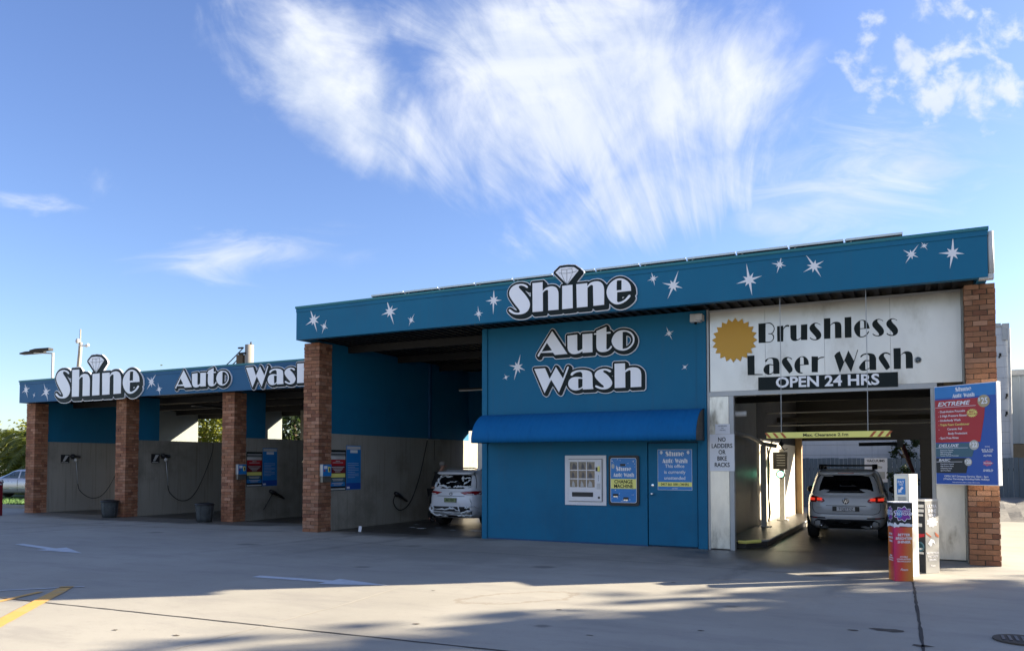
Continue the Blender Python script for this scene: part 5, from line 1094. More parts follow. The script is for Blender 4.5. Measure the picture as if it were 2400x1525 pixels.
# ------------------------------------------------------------------ cars (built with the rear at y = 0, nose at +y, then placed)
class Stack:
    """rings of a rounded box body: (z, half width, y0, y1), superellipse power n"""
    def __init__(s, rings, n): s.r = rings; s.n = n
    def at(s, z):
        r = s.r
        if z <= r[0][0]: return r[0][1:]
        for a, b in zip(r, r[1:]):
            if z <= b[0]:
                t = (z-a[0])/(b[0]-a[0]); return tuple(a[i]+(b[i]-a[i])*t for i in (1, 2, 3))
        return r[-1][1:]
    def rear(s, x, z):
        a, y0, y1 = s.at(z); k = min(.999, abs(x)/a); return (y0+y1)/2-(y1-y0)/2*(1-k**s.n)**(1/s.n)
    def side(s, y, z):
        a, y0, y1 = s.at(z); k = min(.999, abs((y-(y0+y1)/2)/((y1-y0)/2))); return a*(1-k**s.n)**(1/s.n)
def rear_patch(name, S, poly, m, par, off=.006, sub=8, th=True):
    """polygon in (x, z) laid on the rear surface"""
    cx = sum(p[0] for p in poly)/len(poly); cz = sum(p[1] for p in poly)/len(poly); n = len(poly); b = MB(); b.sm = True
    P = []
    for i in range(n):
        (x0, z0), (x1, z1) = poly[i], poly[(i+1) % n]
        for k in range(4): P.append((x0+(x1-x0)*k/4, z0+(z1-z0)*k/4))
    vs = []; R_ = 5
    for r in range(R_+1):
        for (x, z) in P:
            X, Z = cx+(x-cx)*r/R_, cz+(z-cz)*r/R_; vs.append((X, S.rear(X, Z)-off, Z))
    m_ = len(P); fs = [(r*m_+i, r*m_+(i+1) % m_, (r+1)*m_+(i+1) % m_, (r+1)*m_+i) for r in range(1, R_) for i in range(m_)]+[(0, m_+i, m_+(i+1) % m_) for i in range(m_)]
    e = len(vs)
    for (x, z) in P: vs.append((x, S.rear(x, z)+.01, z))
    fs += [(R_*m_+i, R_*m_+(i+1) % m_, e+(i+1) % m_, e+i) for i in range(m_)]
    b.add(vs, fs); return b.build(name, m, par)
def side_patch(name, S, poly, sgn, m, par, off=.006):
    cy_ = sum(p[0] for p in poly)/len(poly); cz = sum(p[1] for p in poly)/len(poly); n = len(poly); b = MB(); b.sm = True; P = []
    for i in range(n):
        (x0, z0), (x1, z1) = poly[i], poly[(i+1) % n]
        for k in range(4): P.append((x0+(x1-x0)*k/4, z0+(z1-z0)*k/4))
    vs = []; R_ = 4
    for r in range(R_+1):
        for (y, z) in P:
            Y_, Z = cy_+(y-cy_)*r/R_, cz+(z-cz)*r/R_; vs.append((sgn*(S.side(Y_, Z)+off), Y_, Z))
    m_ = len(P); fs = [(r*m_+i, r*m_+(i+1) % m_, (r+1)*m_+(i+1) % m_, (r+1)*m_+i) for r in range(1, R_) for i in range(m_)]+[(0, m_+i, m_+(i+1) % m_) for i in range(m_)]
    b.add(vs, fs); return b.build(name, m, par)
def wheel(par, x, y, r, w):
    s = 1 if x > 0 else -1
    b = MB(); b.sm = True; b.lathe((x-s*w, y, r), [(r*.62, 0), (r*.95, .0), (r, s*w*.2), (r, s*w*.8), (r*.93, s*w), (r*.66, s*w)], 26, 'x'); t = b.build('tyre', RUBBER, par)
    b = MB(); b.sm = True; b.lathe((x, y, r), [(r*.66, -s*.02), (r*.64, s*.004), (r*.2, -s*.03), (r*.14, s*.003), (.01, s*.003)], 20, 'x'); w_ = b.build('rim', GALV, t)
    b = MB()
    for k in range(5):
        a = k*2*PI/5; b.tube([(x+s*.004, y+.1*r*math.cos(a), r+.1*r*math.sin(a)), (x+s*.004, y+.6*r*math.cos(a), r+.6*r*math.sin(a))], r*.09, 6)
    b.build('spoke', CHROME, w_)
def suv(label, k, foam=False):
    t = thing('parked_suv', (0, 0, 0), label, 'car', 'white SUVs being washed')
    hw = .86*k; L = 4.5*k
    low = Stack([(.26, hw*.86, .16, L-.2), (.34, hw*.95, .06, L-.1), (.46, hw*.985, .0, L-.03), (.56, hw*.995, -.015, L), (.62, hw, .0, L), (.66, hw*1.0, .05, L), (.80, hw*1.0, .055, L-.02), (.93, hw*.985, .075, L-.1), (1.02, hw*.955, .10, L-.3), (1.06, hw*.92, .14, L-.5)], 7)
    up = Stack([(.98, hw*.95, .09, L*.80), (1.06, hw*.93, .12, L*.76), (1.16, hw*.90, .17, L*.70), (1.30, hw*.855, .25, L*.63), (1.44, hw*.80, .34, L*.57), (1.53, hw*.76, .42, L*.54), (1.575, hw*.70, .50, L*.50), (1.60, hw*.60, .62, L*.46), (1.607, hw*.35, .9, L*.42)], 6.0)
    for S in (low, up): S.r = [(z*k, a, y0, y1) for z, a, y0, y1 in S.r]
    b = MB(); b.sm = True; b.stack([r for r in low.r], 7, 64); b.stack(up.r, 6, 64); body = b.build('body', CARW2 if foam else CARW, t)
    K = lambda P: [(x*k, z*k) for x, z in P]
    # glass
    rear_patch('rear_window', up, K([(-.70, 1.075), (.70, 1.075), (.665, 1.25), (.60, 1.42), (.56, 1.47), (-.56, 1.47), (-.60, 1.42), (-.665, 1.25)]), GLASSD, t)
    for s in (-1, 1):
        side_patch('side_window', up, [(.55*k, 1.10*k), (1.25*k, 1.06*k), (1.25*k, 1.48*k), (.85*k, 1.46*k)], s, GLASSD, t)
        side_patch('side_window', up, [(1.32*k, 1.06*k), (2.3*k, 1.04*k), (2.1*k, 1.46*k), (1.32*k, 1.48*k)], s, GLASSD, t)
        side_patch('door_seam', low, [(1.28*k, .45*k), (1.295*k, .45*k), (1.295*k, 1.0*k), (1.28*k, 1.0*k)], s, BLACK, body)
        # wheel arches
        for y in (.86*k, 3.55*k):
            side_patch('wheel_arch', low, [(y+.40*k*math.cos(a), .34*k+.40*k*math.sin(a)) for a in [R(-10+q*20) for q in range(11)]], s, BLACK, body, .004)
            wheel(t, s*(hw+.01), y, .345*k, .22)
        b = MB(); b.sm = True; b.stack([(1.00*k, .05, -.04, .05), (1.05*k, .10, -.055, .06), (1.12*k, .095, -.05, .06), (1.16*k, .05, -.03, .04)], 3, 18, s*(hw+.10), 2.75*k); b.build('wing_mirror', BLACK, t)
    if not foam:
        # bumper, lights, plate
        rear_patch('lower_bumper', low, K([(-.84, .27), (.84, .27), (.855, .42), (.78, .47), (.60, .485), (-.60, .485), (-.78, .47), (-.855, .42)]), BLACK, t, .008)
        for s in (-1, 1):
            rear_patch('tail_light', low, K([(s*.845, .865), (s*.855, .93), (s*.83, 1.015), (s*.62, .99), (s*.47, .93), (s*.44, .885), (s*.50, .855)]), TAIL, t, .012)
            for x0, x1 in ((.78, .66), (.61, .50)): rear_patch('lit_segment', low, K([(s*x0, .90), (s*x1, .90), (s*x1, .955), (s*x0, .965)]), TAILB, t, .017)
            rear_patch('reverse_lens', low, K([(s*.62, .862), (s*.53, .862), (s*.53, .876), (s*.62, .876)]), WHITE, t, .018)
            rear_patch('reflector', low, K([(s*.82, .50), (s*.42, .495), (s*.44, .525), (s*.82, .535)]), BLACK, t, .010)
            rear_patch('red_reflector', low, K([(s*.72, .505), (s*.60, .503), (s*.60, .525), (s*.72, .528)]), TAIL, t, .014)
            b = MB(); b.sm = True; b.tube([(s*.52*k, .02, .33*k), (s*.52*k, .15, .33*k)], .035, 10); b.build('exhaust', CHROME, t)
        rear_patch('tailgate_seam', low, K([(-.60, .605), (.60, .605), (.66, .64), (.70, .72), (.715, .72), (.675, .635), (.605, .595), (-.605, .595), (-.675, .635), (-.715, .72), (-.70, .72), (-.66, .64)]), BLACK, body, .005) if False else None
        b = MB(); b.sm = True; pts = [(x*k, z*k) for x, z in [(-.71, .85), (-.715, .72), (-.67, .635), (-.56, .60), (.56, .60), (.67, .635), (.715, .72), (.71, .85)]]
        q = []
        for (x0, z0), (x1, z1) in zip(pts, pts[1:]): q += [(x0+(x1-x0)*i/8, z0+(z1-z0)*i/8) for i in range(8)]
        b.tube([(x, low.rear(x, z)-.002, z) for x, z in q], .006, 5); b.build('tailgate_seam', BLACK, body)
        b = MB(); b.tube([(x*k, low.rear(x*k, .79*k)-.004, (.79-.012*abs(x))*k) for x in np.linspace(-.42, .42, 12)], .005, 5); b.build('grip_line', BLACK, body)
        b = MB(); b.box(-.28*k, .28*k, .022, .05, .665*k, .77*k); pl = b.build('plate_recess', BLACK, t)
        b = MB(); b.box(-.19*k, .19*k, .014, .021, .672*k, .762*k); np_ = b.build('number_plate', WHITE, pl)
        text('lettering', 'TQJJTDZ', 0, .690*k, .055*k, .012, SIGNBLK, pl, sx=.95)
        # round badge with a V over a W
        b = MB(); b.sm = True; b.lathe((0, .072, .893*k), [(.068, 0), (.068, -.014), (.056, -.018)], 24, 'y'); bd = b.build('badge', CHROME, t)
        b = MB(); b.lathe((0, .055, .893*k), [(.055, 0), (.055, -.002)], 24, 'y'); b.build('badge_field', BLACK, bd)
        for P in ([(-.020, .035), (-.004, .006), (.004, .006), (.020, .035), (.011, .035), (0, .015), (-.011, .035)], [(-.046, .018), (-.024, -.045), (-.016, -.045), (0, -.010), (.016, -.045), (.024, -.045), (.046, .018), (.036, .018), (.020, -.026), (.005, .003), (-.005, .003), (-.020, -.026), (-.036, .018)]):
            from_curve('badge_letter', [[(x, .893*k+z) for x, z in P]], .0495, .003, CHROME, bd)
        text('model_script', 'V6 TDI', .57*k, .715*k, .024, .045, GALV, body, fat=.01); text('model_script', 'TOURING', -.57*k, .735*k, .020, .045, GALV, body, fat=.01)
        b = MB(); b.box(-.57*k, -.40*k, 0.0, 0.0, 0, 0) if False else None
        for s in (-1, 1):
            b = MB(); b.sm = True; b.tube([(s*.56*k, .75*k, 1.60*k), (s*.575*k, .95*k, 1.655*k), (s*.575*k, 2.2*k, 1.66*k), (s*.56*k, 2.45*k, 1.60*k)], .018, 8); b.build('roof_rail', BLACK, t)
        for y in (1.05*k, 1.95*k):
            b = MB(); b.sm = True; b.tube([(-.60*k, y, 1.69*k), (.60*k, y, 1.69*k)], .020, 8); b.box(-.63*k, -.53*k, y-.04, y+.04, 1.60*k, 1.72*k); b.box(.53*k, .63*k, y-.04, y+.04, 1.60*k, 1.72*k); b.build('cross_bar', BLACK, t)
        b = MB(); b.sm = True; b.stack([(1.47*k, .50*k, -.10, .10), (1.50*k, .56*k, -.11, .12), (1.535*k, .58*k, -.10, .14), (1.555*k, .55*k, -.04, .16)], 4, 30, 0, .36*k); SPL = b.build('spoiler', CARW, t)
        b = MB(); b.box(-.17*k, .17*k, .36*k-.115, .36*k-.10, 1.512*k, 1.528*k); b.build('brake_light', TAIL, SPL)
        b = MB(); b.prism([(-.01, 1.2*k, 1.605*k), (-.01, 1.35*k, 1.605*k), (-.01, 1.24*k, 1.655*k)], (.02, 0, 0)); b.build('aerial', BLACK, t)
    else:
        rear_patch('lower_bumper', low, K([(-.83, .28), (.83, .28), (.85, .46), (.74, .60), (.55, .585), (-.55, .585), (-.74, .60), (-.85, .46)]), BLACK, t, .008)
        rear_patch('skid_plate', low, K([(-.60, .33), (.60, .33), (.68, .45), (-.68, .45)]), GALV, t, .013)
        for s in (-1, 1):
            rear_patch('tail_light', low, K([(s*.845, .905), (s*.85, .97), (s*.78, 1.02), (s*.50, 1.00), (s*.30, .975), (s*.45, .915)]), TAIL, t, .012)
            rear_patch('clear_lens', low, K([(s*.70, .918), (s*.48, .925), (s*.52, .942), (s*.70, .94)]), WHITE, t, .017)
            b = MB(); b.sm = True; b.tube([(s*.56*k, .75*k, 1.60*k), (s*.575*k, .95*k, 1.64*k), (s*.575*k, 2.2*k, 1.64*k), (s*.56*k, 2.45*k, 1.60*k)], .016, 8); b.build('roof_rail', GALV, t)
        b = MB(); b.box(-.20*k, .20*k, .030, .045, .70*k, .82*k); pl = b.build('plate_holder', BLACK, t)
        b = MB(); b.box(-.19*k, .19*k, .024, .0295, .705*k, .815*k); b.build('number_plate', mat('green_plate', (.20, .26, .12), .5, var=.5, vscale=14), pl)
        text('lettering', '861 YJG', 0, .735*k, .05, .022, SIGNBLK, pl)
        b = MB(); b.sm = True
        for pts in ([(x*.05, 0, .93*k+z*.032) for x, z in [(.9, .7), (.3, 1), (-.5, .9), (-1, .2), (-.8, -.6), (0, -1), (.8, -.7), (.9, 0), (.2, 0)]],): b.tube([(x, .068, z) for x, y, z in pts], .007, 6)
        b.build('badge', BLACK, t)
        b = MB(); b.tube([(x*k, low.rear(x*k, .87*k)-.003, .87*k) for x in np.linspace(-.45, .45, 12)], .006, 5); b.build('grip_line', BLACK, body)
        b = MB(); b.sm = True; b.stack([(1.46*k, .52*k, -.14, .10), (1.50*k, .60*k, -.16, .12), (1.54*k, .60*k, -.12, .16), (1.56*k, .55*k, -.04, .18)], 4, 30, 0, .36*k); b.build('spoiler', CARW, t)
        rnd = random.Random(21)
        def foam_strip(S, x0, z0, x1, z1, r, n=9):
            b = MB(); b.sm = True; P = []; rs = []
            for i in range(n):
                q = i/(n-1); x = x0+(x1-x0)*q; z = z0+(z1-z0)*q+rnd.uniform(-.02, .02); P.append((x*k, S.rear(x*k, z*k)-.008, z*k)); rs.append(r*rnd.uniform(.3, 1.2)*(1 if 0 < i < n-1 else .2))
            b.tube(P, rs, 7); b.build('soap_foam', FOAM, t)
        for a in ((-.62, 1.36, -.45, 1.18, .035), (-.60, 1.40, -.1, 1.42, .022), (-.5, 1.16, -.05, 1.10, .03), (.02, 1.12, .35, 1.14, .03), (.2, 1.38, .5, 1.36, .02), (.24, 1.40, .30, 1.28, .035), (.35, 1.2, .52, 1.32, .022), (-.66, 1.26, -.62, 1.12, .03), (-.25, 1.24, .1, 1.28, .015), (.45, 1.12, .6, 1.16, .03)): foam_strip(up, *a)
        for a in ((-.80, .56, -.55, .38, .03), (-.75, .48, .6, .30, .014), (-.5, .50, .2, .52, .022), (.0, .56, .35, .46, .03), (.35, .40, .7, .50, .03), (.30, .60, .34, .46, .025), (.5, .56, .72, .6, .03), (-.78, .40, -.1, .29, .02), (.2, .34, .7, .36, .03), (-.3, .42, .5, .42, .012), (.6, .80, .66, .62, .02), (-.6, .58, -.5, .5, .03)): foam_strip(low, *a)
        for (y0, z0, y1, z1) in ((.5, .6, .9, .8), (1.2, .5, 1.6, .42), (.55, .5, .5, .35), (1.0, .9, 1.7, .85)):
            b = MB(); b.sm = True; b.tube([((low.side((y0+(y1-y0)*q)*k, (z0+(z1-z0)*q)*k)+.01), (y0+(y1-y0)*q)*k, (z0+(z1-z0)*q)*k) for q in (0, .3, .6, 1)], [.01, .03, .02, .01], 6); b.build('soap_foam', FOAM, t)
    return t
v = suv('white SUV with black roof bars and lit tail lights inside the laser bay', .95); v.location = (-1.29, 18.35, .006); v.rotation_euler = (0, 0, R(1))
v2 = suv('white SUV covered in soap foam in the open tall wash bay', .93, True); v2.location = (-10.72, 17.6, .006); v2.rotation_euler = (0, 0, R(-2))
b = MB(); rnd = random.Random(31)
for x, y, r in ((-11.6, 17.2, .12), (-11.2, 17.0, .16), (-10.9, 17.35, .10), (-9.6, 17.0, .2), (-9.2, 17.3, .14), (-10.2, 16.9, .1), (-12.0, 18.0, .1)):
    b.poly([(x+r*rnd.uniform(.6, 1.2)*math.cos(a), y+.5*r*rnd.uniform(.5, 1.2)*math.sin(a), .011) for a in [q*PI/7 for q in range(14)]])
tag(b.build('foam_puddle', FOAM), 'thin white foam puddles on the wet floor behind the foam-covered SUV', 'foam', kind='stuff')

# silver sedan at the left edge
t = thing('parked_sedan', (0, 0, 0), 'silver sedan parked beyond the lawn at the far left edge', 'car')
low = Stack([(.24, .80, .25, 4.3), (.34, .86, .05, 4.5), (.55, .885, 0, 4.6), (.75, .88, .03, 4.55), (.88, .85, .10, 4.3), (.94, .78, .35, 3.9)], 5)
upS = Stack([(.88, .80, .45, 3.6), (.98, .76, .75, 3.2), (1.12, .70, 1.05, 2.85), (1.26, .62, 1.4, 2.6), (1.33, .52, 1.7, 2.4), (1.345, .3, 1.9, 2.3)], 4)
b = MB(); b.sm = True; b.stack(low.r, 5, 56); b.stack(upS.r, 4, 56); bd = b.build('body', CARS, t)
for s in (-1, 1):
    side_patch('side_window', upS, [(1.05, .96), (1.25, .95), (1.45, 1.16), (1.35, 1.15)], s, GLASSC, t); side_patch('side_window', upS, [(1.32, .95), (2.05, .94), (2.05, 1.26), (1.65, 1.25), (1.5, 1.18)], s, GLASSC, t); side_patch('side_window', upS, [(2.12, .94), (2.95, .94), (2.45, 1.24), (2.12, 1.26)], s, GLASSC, t)
    side_patch('door_seam', low, [(2.08, .35), (2.095, .35), (2.095, .88), (2.08, .88)], s, BLACK, bd); side_patch('door_trim', low, [(.9, .46), (3.4, .43), (3.4, .46), (.9, .49)], s, CHROME, bd)
    rear_patch('tail_light', low, [(s*.85, .66), (s*.85, .84), (s*.6, .84), (s*.62, .70)], TAIL, t, .01)
    for y in (.85, 3.6):
        side_patch('wheel_arch', low, [(y+.38*math.cos(a), .33+.38*math.sin(a)) for a in [R(q*20) for q in range(10)]], s, BLACK, bd, .004); wheel(t, s*.885, y, .32, .2)
t.location = (-36.0, 24.4, .04); t.rotation_euler = (0, 0, R(90+26))

# red post with coiled hose at the left frame edge
t = thing('air_post', (-25.55, 15.0, 0), 'maroon service post with a purple-grey hose at the left frame edge', 'post')
b = MB(); b.box(-25.74, -25.53, 15.0, 15.2, 0, 1.08); b.build('post', MAROON, t, bevel=.01)
b = MB(); b.sm = True; b.tube([(-25.6, 14.95, 1.05), (-25.42, 14.98, 1.10), (-25.26, 15.0, 1.13), (-25.2, 15.0, 1.07), (-25.27, 15.0, 1.0), (-25.42, 15, 1.0)], .028, 7); b.build('nozzle_hose', GALV, t)
t.location = (-26.0, 15.08, 0)

# ------------------------------------------------------------------ person washing the car
def skinned(name, joints, edges, m, par, sub=2):
    """one continuous surface grown over a jointed skeleton: joints (x, y, z, rx, ry)"""
    me = bpy.data.meshes.new('tmp'); me.from_pydata([j[:3] for j in joints], edges, [])
    ob = bpy.data.objects.new('tmp', me); COL.objects.link(ob)
    sk = ob.modifiers.new('s', 'SKIN'); sk.use_smooth_shade = True
    for i, j in enumerate(joints): me.skin_vertices[0].data[i].radius = (j[3], j[4]); me.skin_vertices[0].data[i].use_root = (i == 0)
    ob.modifiers.new('u', 'SUBSURF').levels = sub; ob.modifiers['u'].render_levels = sub
    dg = bpy.context.evaluated_depsgraph_get(); dg.update()
    m2 = bpy.data.meshes.new_from_object(ob.evaluated_get(dg)); bpy.data.objects.remove(ob)
    m2.name = name; m2.materials.clear(); m2.materials.append(m)
    o = bpy.data.objects.new(name, m2); COL.objects.link(o); WORLD_LOC[o.name] = WORLD_LOC[par.name] if par else Vector((0, 0, 0))
    if par is not None: o.parent = par
    return o
PN = thing('person', (0, 0, 0), 'person in black clothes leaning over the foam-covered SUV\'s left side', 'person')
# facing +x (towards the car) and bending forward; hips at .92, shoulders pushed to +x
J = [(0, 0, .90, .15, .11), (.03, 0, 1.08, .14, .10), (.09, 0, 1.24, .15, .11), (.15, 0, 1.37, .14, .10), (.19, 0, 1.45, .055, .055), (.22, 0, 1.51, .052, .052), (.25, 0, 1.58, .085, .075), (.27, 0, 1.66, .075, .07),
     (.0, .09, .86, .095, .09), (.02, .11, .48, .062, .062), (-.02, .12, .09, .045, .045), (.08, .13, .04, .045, .035), (.16, .13, .03, .03, .02),
     (.0, -.09, .86, .095, .09), (-.04, -.11, .48, .062, .062), (-.10, -.12, .09, .045, .045), (0.0, -.13, .04, .045, .035), (.08, -.13, .03, .03, .02),
     (.15, .17, 1.37, .06, .06), (.28, .24, 1.16, .042, .042), (.46, .22, 1.08, .032, .032), (.53, .21, 1.06, .036, .02),
     (.15, -.17, 1.37, .06, .06), (.24, -.24, 1.14, .042, .042), (.42, -.20, 1.02, .032, .032), (.49, -.19, 1.0, .036, .02)]
E_ = [(0, 1), (1, 2), (2, 3), (3, 4), (4, 5), (5, 6), (6, 7), (0, 8), (8, 9), (9, 10), (10, 11), (11, 12), (0, 13), (13, 14), (14, 15), (15, 16), (16, 17), (3, 18), (18, 19), (19, 20), (20, 21), (3, 22), (22, 23), (23, 24), (24, 25)]
n0 = len(J)
for (hx, hy, hz, pi_) in ((.53, .21, 1.06, 21), (.49, -.19, 1.0, 25)):
    for q, (dy, l) in enumerate(((-.027, .055), (-.009, .068), (.009, .072), (.027, .060), (.040, .035))):
        a = len(J); sg = 1 if hy < 0 else -1
        J += [(hx+.035-(.03 if q == 4 else 0), hy+dy*sg, hz+(.0), .0095, .009), (hx+.035+l*.6-(.03 if q == 4 else 0), hy+(dy*1.2)*sg, hz-.006, .0085, .008), (hx+.035+l-(.03 if q == 4 else 0), hy+dy*1.25*sg, hz-.022, .007, .007)]
        E_ += [(pi_, a), (a, a+1), (a+1, a+2)]
body = skinned('body', J, E_, SKIN, PN)
def clothing(name, ids, edges, grow, m):
    return skinned(name, [(*J[i][:3], J[i][3]+grow, J[i][4]+grow) for i in ids], edges, m, PN)
clothing('black_shirt', [2, 3, 1, 0, 18, 19, 22, 23], [(0, 1), (0, 2), (2, 3), (1, 4), (4, 5), (1, 6), (6, 7)], .022, CLOTH)
clothing('trousers', [0, 8, 9, 10, 13, 14, 15], [(0, 1), (1, 2), (2, 3), (0, 4), (4, 5), (5, 6)], .018, CLOTH)
for ids in ((10, 11, 12), (15, 16, 17)): clothing('shoe', list(ids), [(0, 1), (1, 2)], .012, BLACK)
b = MB(); b.sm = True; b.lathe((.235, 0, 1.60), [(.075, .0), (.094, .03), (.094, .07), (.07, .115), (.02, .135)], 16); b.build('hair', HAIR, PN)
b = MB(); b.sm = True; b.tube([(.335, 0, 1.625), (.362, 0, 1.595), (.34, 0, 1.585)], [.012, .016, .008], 8); b.build('nose', SKIN, body)
b = MB(); b.sm = True
for s in (-1, 1): b.lathe((.325, s*.03, 1.63), [(.002, .0), (.010, .003), (.002, .01)], 8, 'x')
b.build('eyes', BLACK, body)
b = MB(); b.box(.325, .342, -.022, .022, 1.553, 1.560); b.build('mouth', MAROON, body)
for s in (-1, 1): b = MB(); b.sm = True; b.tube([(.25, s*.082, 1.57), (.245, s*.095, 1.60), (.25, s*.085, 1.635)], [.008, .016, .008], 7); b.build('ear', SKIN, body)
PN.location = (-12.22, 19.25, .006); PN.rotation_euler = (0, 0, R(12)); PN.scale = (1.0, 1.0, .99)

# ------------------------------------------------------------------ street lamp, poles, wires
t = thing('street_lamp', (-61.8, 40, 0), 'thin street lamp with two flat dark heads above the low wing\'s left end', 'street lamp')
b = MB(); b.tube([(-61.8, 40, 0), (-61.8, 40, 10.6)], .10, 8); b.tube([(-61.8, 40, 10.55), (-63.3, 39.4, 10.62)], .06, 6); b.build('pole', GALV, t)
for x0, x1, z in ((-64.9, -62.8, 10.60), (-63.6, -61.9, 10.75)):
    b = MB(); b.prism([(x0, 39.6, z-.04), (x1, 40.1, z+.02), (x1, 40.1, z+.22), (x0+.6, 39.7, z+.16), (x0, 39.6, z+.06)], (.15, -.5, 0)); b.build('lamp_head', DARK, t)
t = thing('utility_pole', (-73, 50, 0), 'pale leaning utility pole rising behind the large left Shine sign', 'utility pole')
b = MB(); b.tube([(-73.2, 50, 0), (-73.4, 50, 9), (-73.0, 50, 12.6), (-72.95, 50, 13.6)], [.22, .21, .18, .16], 9); b.tube([(-73.0, 50, 13.4), (-73.0, 50, 14.9)], .07, 6); b.build('pole', CONCW, t)
b = MB(); b.tube([(-73, 49.9, 13.3), (-71.9, 49.9, 13.15)], .08, 6); b.tube([(-71.95, 49.9, 13.15), (-71.6, 49.9, 13.25)], .14, 8); b.build('lamp_arm', DIMW, t)
b = MB(); b.lathe((-73.1, 49.8, 13.5), [(.16, 0), (.22, .2), (.12, .45)], 10); b.build('insulator', GALV, t)
t = thing('concrete_pole', (-30.5, 30, 0), 'thick concrete pole top with cable brackets above the low wing\'s word Wash', 'utility pole')
b = MB(); b.sm = True; b.tube([(-30.3, 30, 0), (-30.3, 30, 7.75)], .22, 14); b.build('pole', CONCW, t)
b = MB(); b.box(-31.0, -30.56, 29.8, 30.1, 4, 7.25); b.build('timber_strut', BARK, t)
b = MB(); b.sm = True; b.tube([(-30.2, 30, 7.75), (-30.2, 30, 7.9)], [.06, .03], 7); b.box(-30.8, -30.3, 29.75, 29.8, 7.25, 7.35); b.box(-30.8, -30.5, 29.7, 29.8, 7.55, 7.62); b.build('bracket', DARK, t)
for za, zb in ((7.6, 5.9), (7.3, 5.6)):
    o = MB(); n = 14; P = [(-30.5+(-36.5+30.5)*i/n, 29.8+(20-29.8)*0+(2.0)*i/n, za+(zb-za)*i/n-.25*math.sin(PI*i/n)) for i in range(n+1)]; o.tube(P, .03, 5)
    tag(o.build('overhead_cable', BLACK), 'black overhead cable running left from the concrete pole', 'cable', 'cables on the concrete pole')

# ------------------------------------------------------------------ trees and shrubs
def foliage(b, cx, cy, cz, rx, ry, rz, clumps, leaves, size, seed, hollow=.35):
    rn = random.Random(seed); C = []
    while len(C) < clumps:
        p = Vector((rn.uniform(-1, 1), rn.uniform(-1, 1), rn.uniform(-1, 1)))
        if hollow < p.length < 1: C.append(p)
    for p in C:
        c0 = Vector((cx+p.x*rx, cy+p.y*ry, cz+p.z*rz)); cr = rn.uniform(.14, .30)*min(rx, rz)*1.25
        for _ in range(leaves):
            d = Vector((rn.gauss(0, 1), rn.gauss(0, 1), rn.gauss(0, 1)))*cr*.55; q = c0+d
            a = Vector((rn.uniform(-1, 1), rn.uniform(-1, 1), rn.uniform(-.6, .6))).normalized()*size*rn.uniform(.6, 1.3)
            n = Vector((rn.uniform(-1, 1), rn.uniform(-1, 1), rn.uniform(-1, 1))); w = a.cross(n).normalized()*size*.28
            b.add([q-a*.5, q+w, q+a*.5, q-w], [(0, 1, 2, 3)])
def tree(name, x, y, h, r, label, leafm, seed, zc=None, rz=None, clumps=70, leaves=70, size=.22, ry=None, cat='tree', group=None):
    t = thing(name, (x, y, 0), label, cat, group); rn = random.Random(seed)
    zc = zc or h*.62; rz = rz or h*.40
    b = MB(); b.sm = True; top = (x+rn.uniform(-.3, .3), y, h*.8); b.tube([(x, y, 0), (x+.05, y, h*.3), (x+.1, y+.05, h*.55), top], [r*.09+.05, r*.07+.04, r*.05+.03, .03], 8)
    for k in range(7):
        a = rn.uniform(0, 2*PI); z0 = h*rn.uniform(.25, .6); b.tube([(x+.05, y, z0), (x+r*.45*math.cos(a), y+r*.45*math.sin(a), z0+h*.14), (x+r*.8*math.cos(a), y+r*.8*math.sin(a), z0+h*.2)], [.06, .04, .015], 6)
    b.build('trunk', BARK, t)
    b = MB(); foliage(b, x, y, zc, r, ry or r, rz, clumps, leaves, size, seed); b.build('crown', leafm, t); return t
g = 'trees behind the wash bays'
tree('leafy_tree', -33.0, 29.5, 5.3, 2.6, 'sunlit yellow-green tree seen through the middle low bay', LEAFY, 11, 3.2, 2.4, 120, 60, .26, group=g)
tree('leafy_tree', -27.3, 30.0, 5.2, 2.3, 'dark green tree seen through the low bay with posters', LEAFD, 12, 3.2, 2.3, 110, 60, .24, group=g)
tree('leafy_tree', -.15, 33.2, 2.9, .55, 'small dark tree seen at the right of the laser bay\'s rear opening', LEAFD, 13, 2.2, .75, 24, 40, .12, group=g)
# broad arching fronds at the far left
def fronds(b, x, y, h, n, L, seed):
    rn = random.Random(seed)
    for k in range(n):
        a = rn.uniform(0, 2*PI); l = L*rn.uniform(.6, 1.1); z0 = h*rn.uniform(.55, 1.0); lift = rn.uniform(.2, .9); P = []
        for i in range(9):
            s_ = i/8; P.append(Vector((x+l*s_*math.cos(a), y+l*s_*math.sin(a), z0+l*(lift*s_-1.25*s_*s_*rn.uniform(.8, 1)))))
        for i in range(8):
            d = (P[i+1]-P[i]).normalized(); sd_ = d.cross(Vector((0, 0, 1))).normalized()
            for j in range(3):
                q = P[i].lerp(P[i+1], j/3)
                for sg in (-1, 1):
                    tip = q+sd_*sg*l*.20*(1-.6*abs(i/8-.4))+d*l*.09+Vector((0, 0, -l*.05)); b.add([q, q+d*.045*l, tip], [(0, 1, 2)])
t = thing('frond_shrubs', (-41.5, 27.5, 0), 'large sunlit clump of arching palm-like fronds behind the silver sedan', 'shrub')
b = MB()
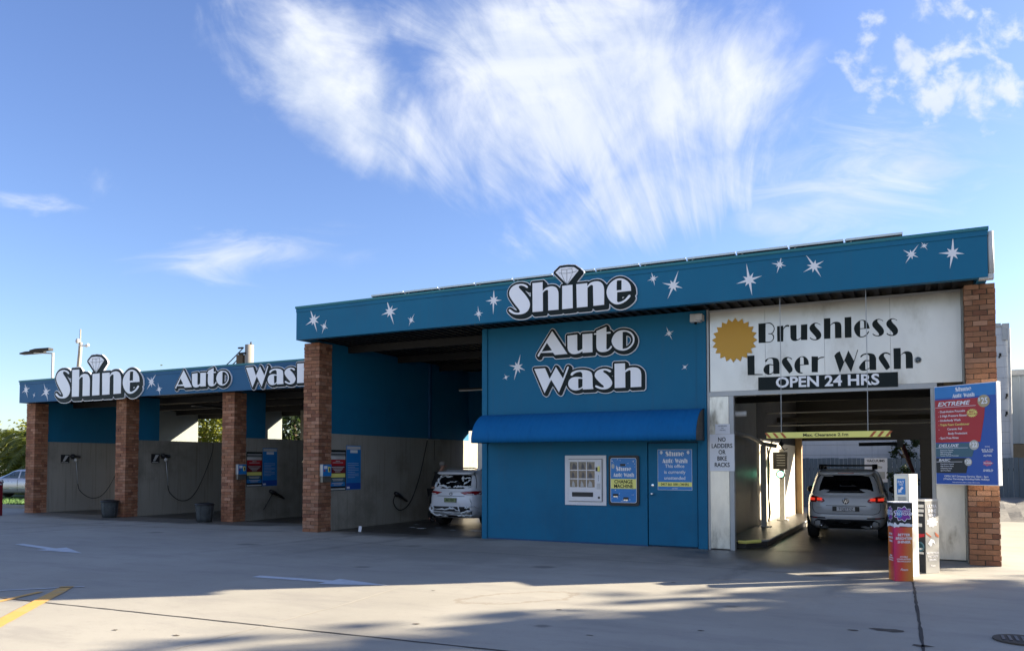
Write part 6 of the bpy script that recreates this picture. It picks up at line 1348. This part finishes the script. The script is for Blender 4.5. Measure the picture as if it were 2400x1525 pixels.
for i, (x, y, h) in enumerate(((-43.5, 27.6, 2.9), (-41.2, 28.2, 3.3), (-46.2, 28.5, 3.4), (-39.5, 27.2, 2.4), (-44.8, 26.9, 2.0), (-42.3, 26.8, 1.6), (-48.8, 28.8, 3.5), (-37.8, 27.5, 2.6))): fronds(b, x, y, h, 60, 2.3, 50+i)
foliage(b, -43.5, 29.5, 2.6, 5.5, 1.5, 2.2, 120, 50, .26, 77, .1)
b.build('fronds', LEAFY, t)
b = MB()
for x, y, h in ((-43.5, 27.6, 2.9), (-41.2, 28.2, 3.3), (-46.2, 28.5, 3.4), (-39.5, 27.2, 2.4)): b.sm = True; b.tube([(x, y, 0), (x+.1, y, h)], [.12, .07], 8)
b.build('stem', BARK, t)
t = thing('potted_plant', (-.2, 30.5, 0), 'dark bushy shrub at the foot of the blue fence right of the VACUUMS poster', 'shrub')
b = MB(); foliage(b, -.35, 30.8, .95, .42, .35, .55, 26, 40, .12, 91, .0); b.build('foliage', LEAFD, t)
b = MB(); b.sm = True; b.lathe((-.35, 30.8, 0), [(.18, 0), (.24, .38), (.25, .4)], 14); b.build('pot', BLACK, t)
# street trees east of the frame whose shade falls on the forecourt
def shade_tree(s, u, h, r, seed, label, rz=None, cl=150):
    x = s*math.sin(SAZ)+u*math.cos(SAZ); y = -s*math.cos(SAZ)+u*math.sin(SAZ)
    tree('street_tree', x, y, h, r, label, LEAF, seed, h*.58, rz or h*.42, cl, 80, .6, cat='tree', group='street trees beside the forecourt')
shade_tree(-4.9, 30.5, 12.0, 4.2, 201, 'tall street tree whose shade falls across the right foreground')
shade_tree(1.0, 27.0, 13.5, 5.5, 202, 'tall street tree shading the foreground nearest the camera')
shade_tree(-4.75, 24.5, 9.3, 4.0, 203, 'smaller street tree shading the paving by the drain cover', 3.6, 130)
# drain cover
t = thing('drain_cover', (.86, 8.8, 0), 'dark round drain cover in the paving at the lower right corner', 'drain cover')
b = MB(); b.sm = False; b.lathe((.88, 8.8, .004), [(.235, 0), (.235, .012), (.22, .014), (.02, .014)], 28); b.build('ring', MORTAR, t)
b = MB()
for k in range(6): b.box(.72+k*.055, .745+k*.055, 8.68, 8.92, .0185, .024)
b.build('lid_ribs', BLACK, t)
scene.cycles.use_adaptive_sampling = True
scene.cycles.max_bounces = 8
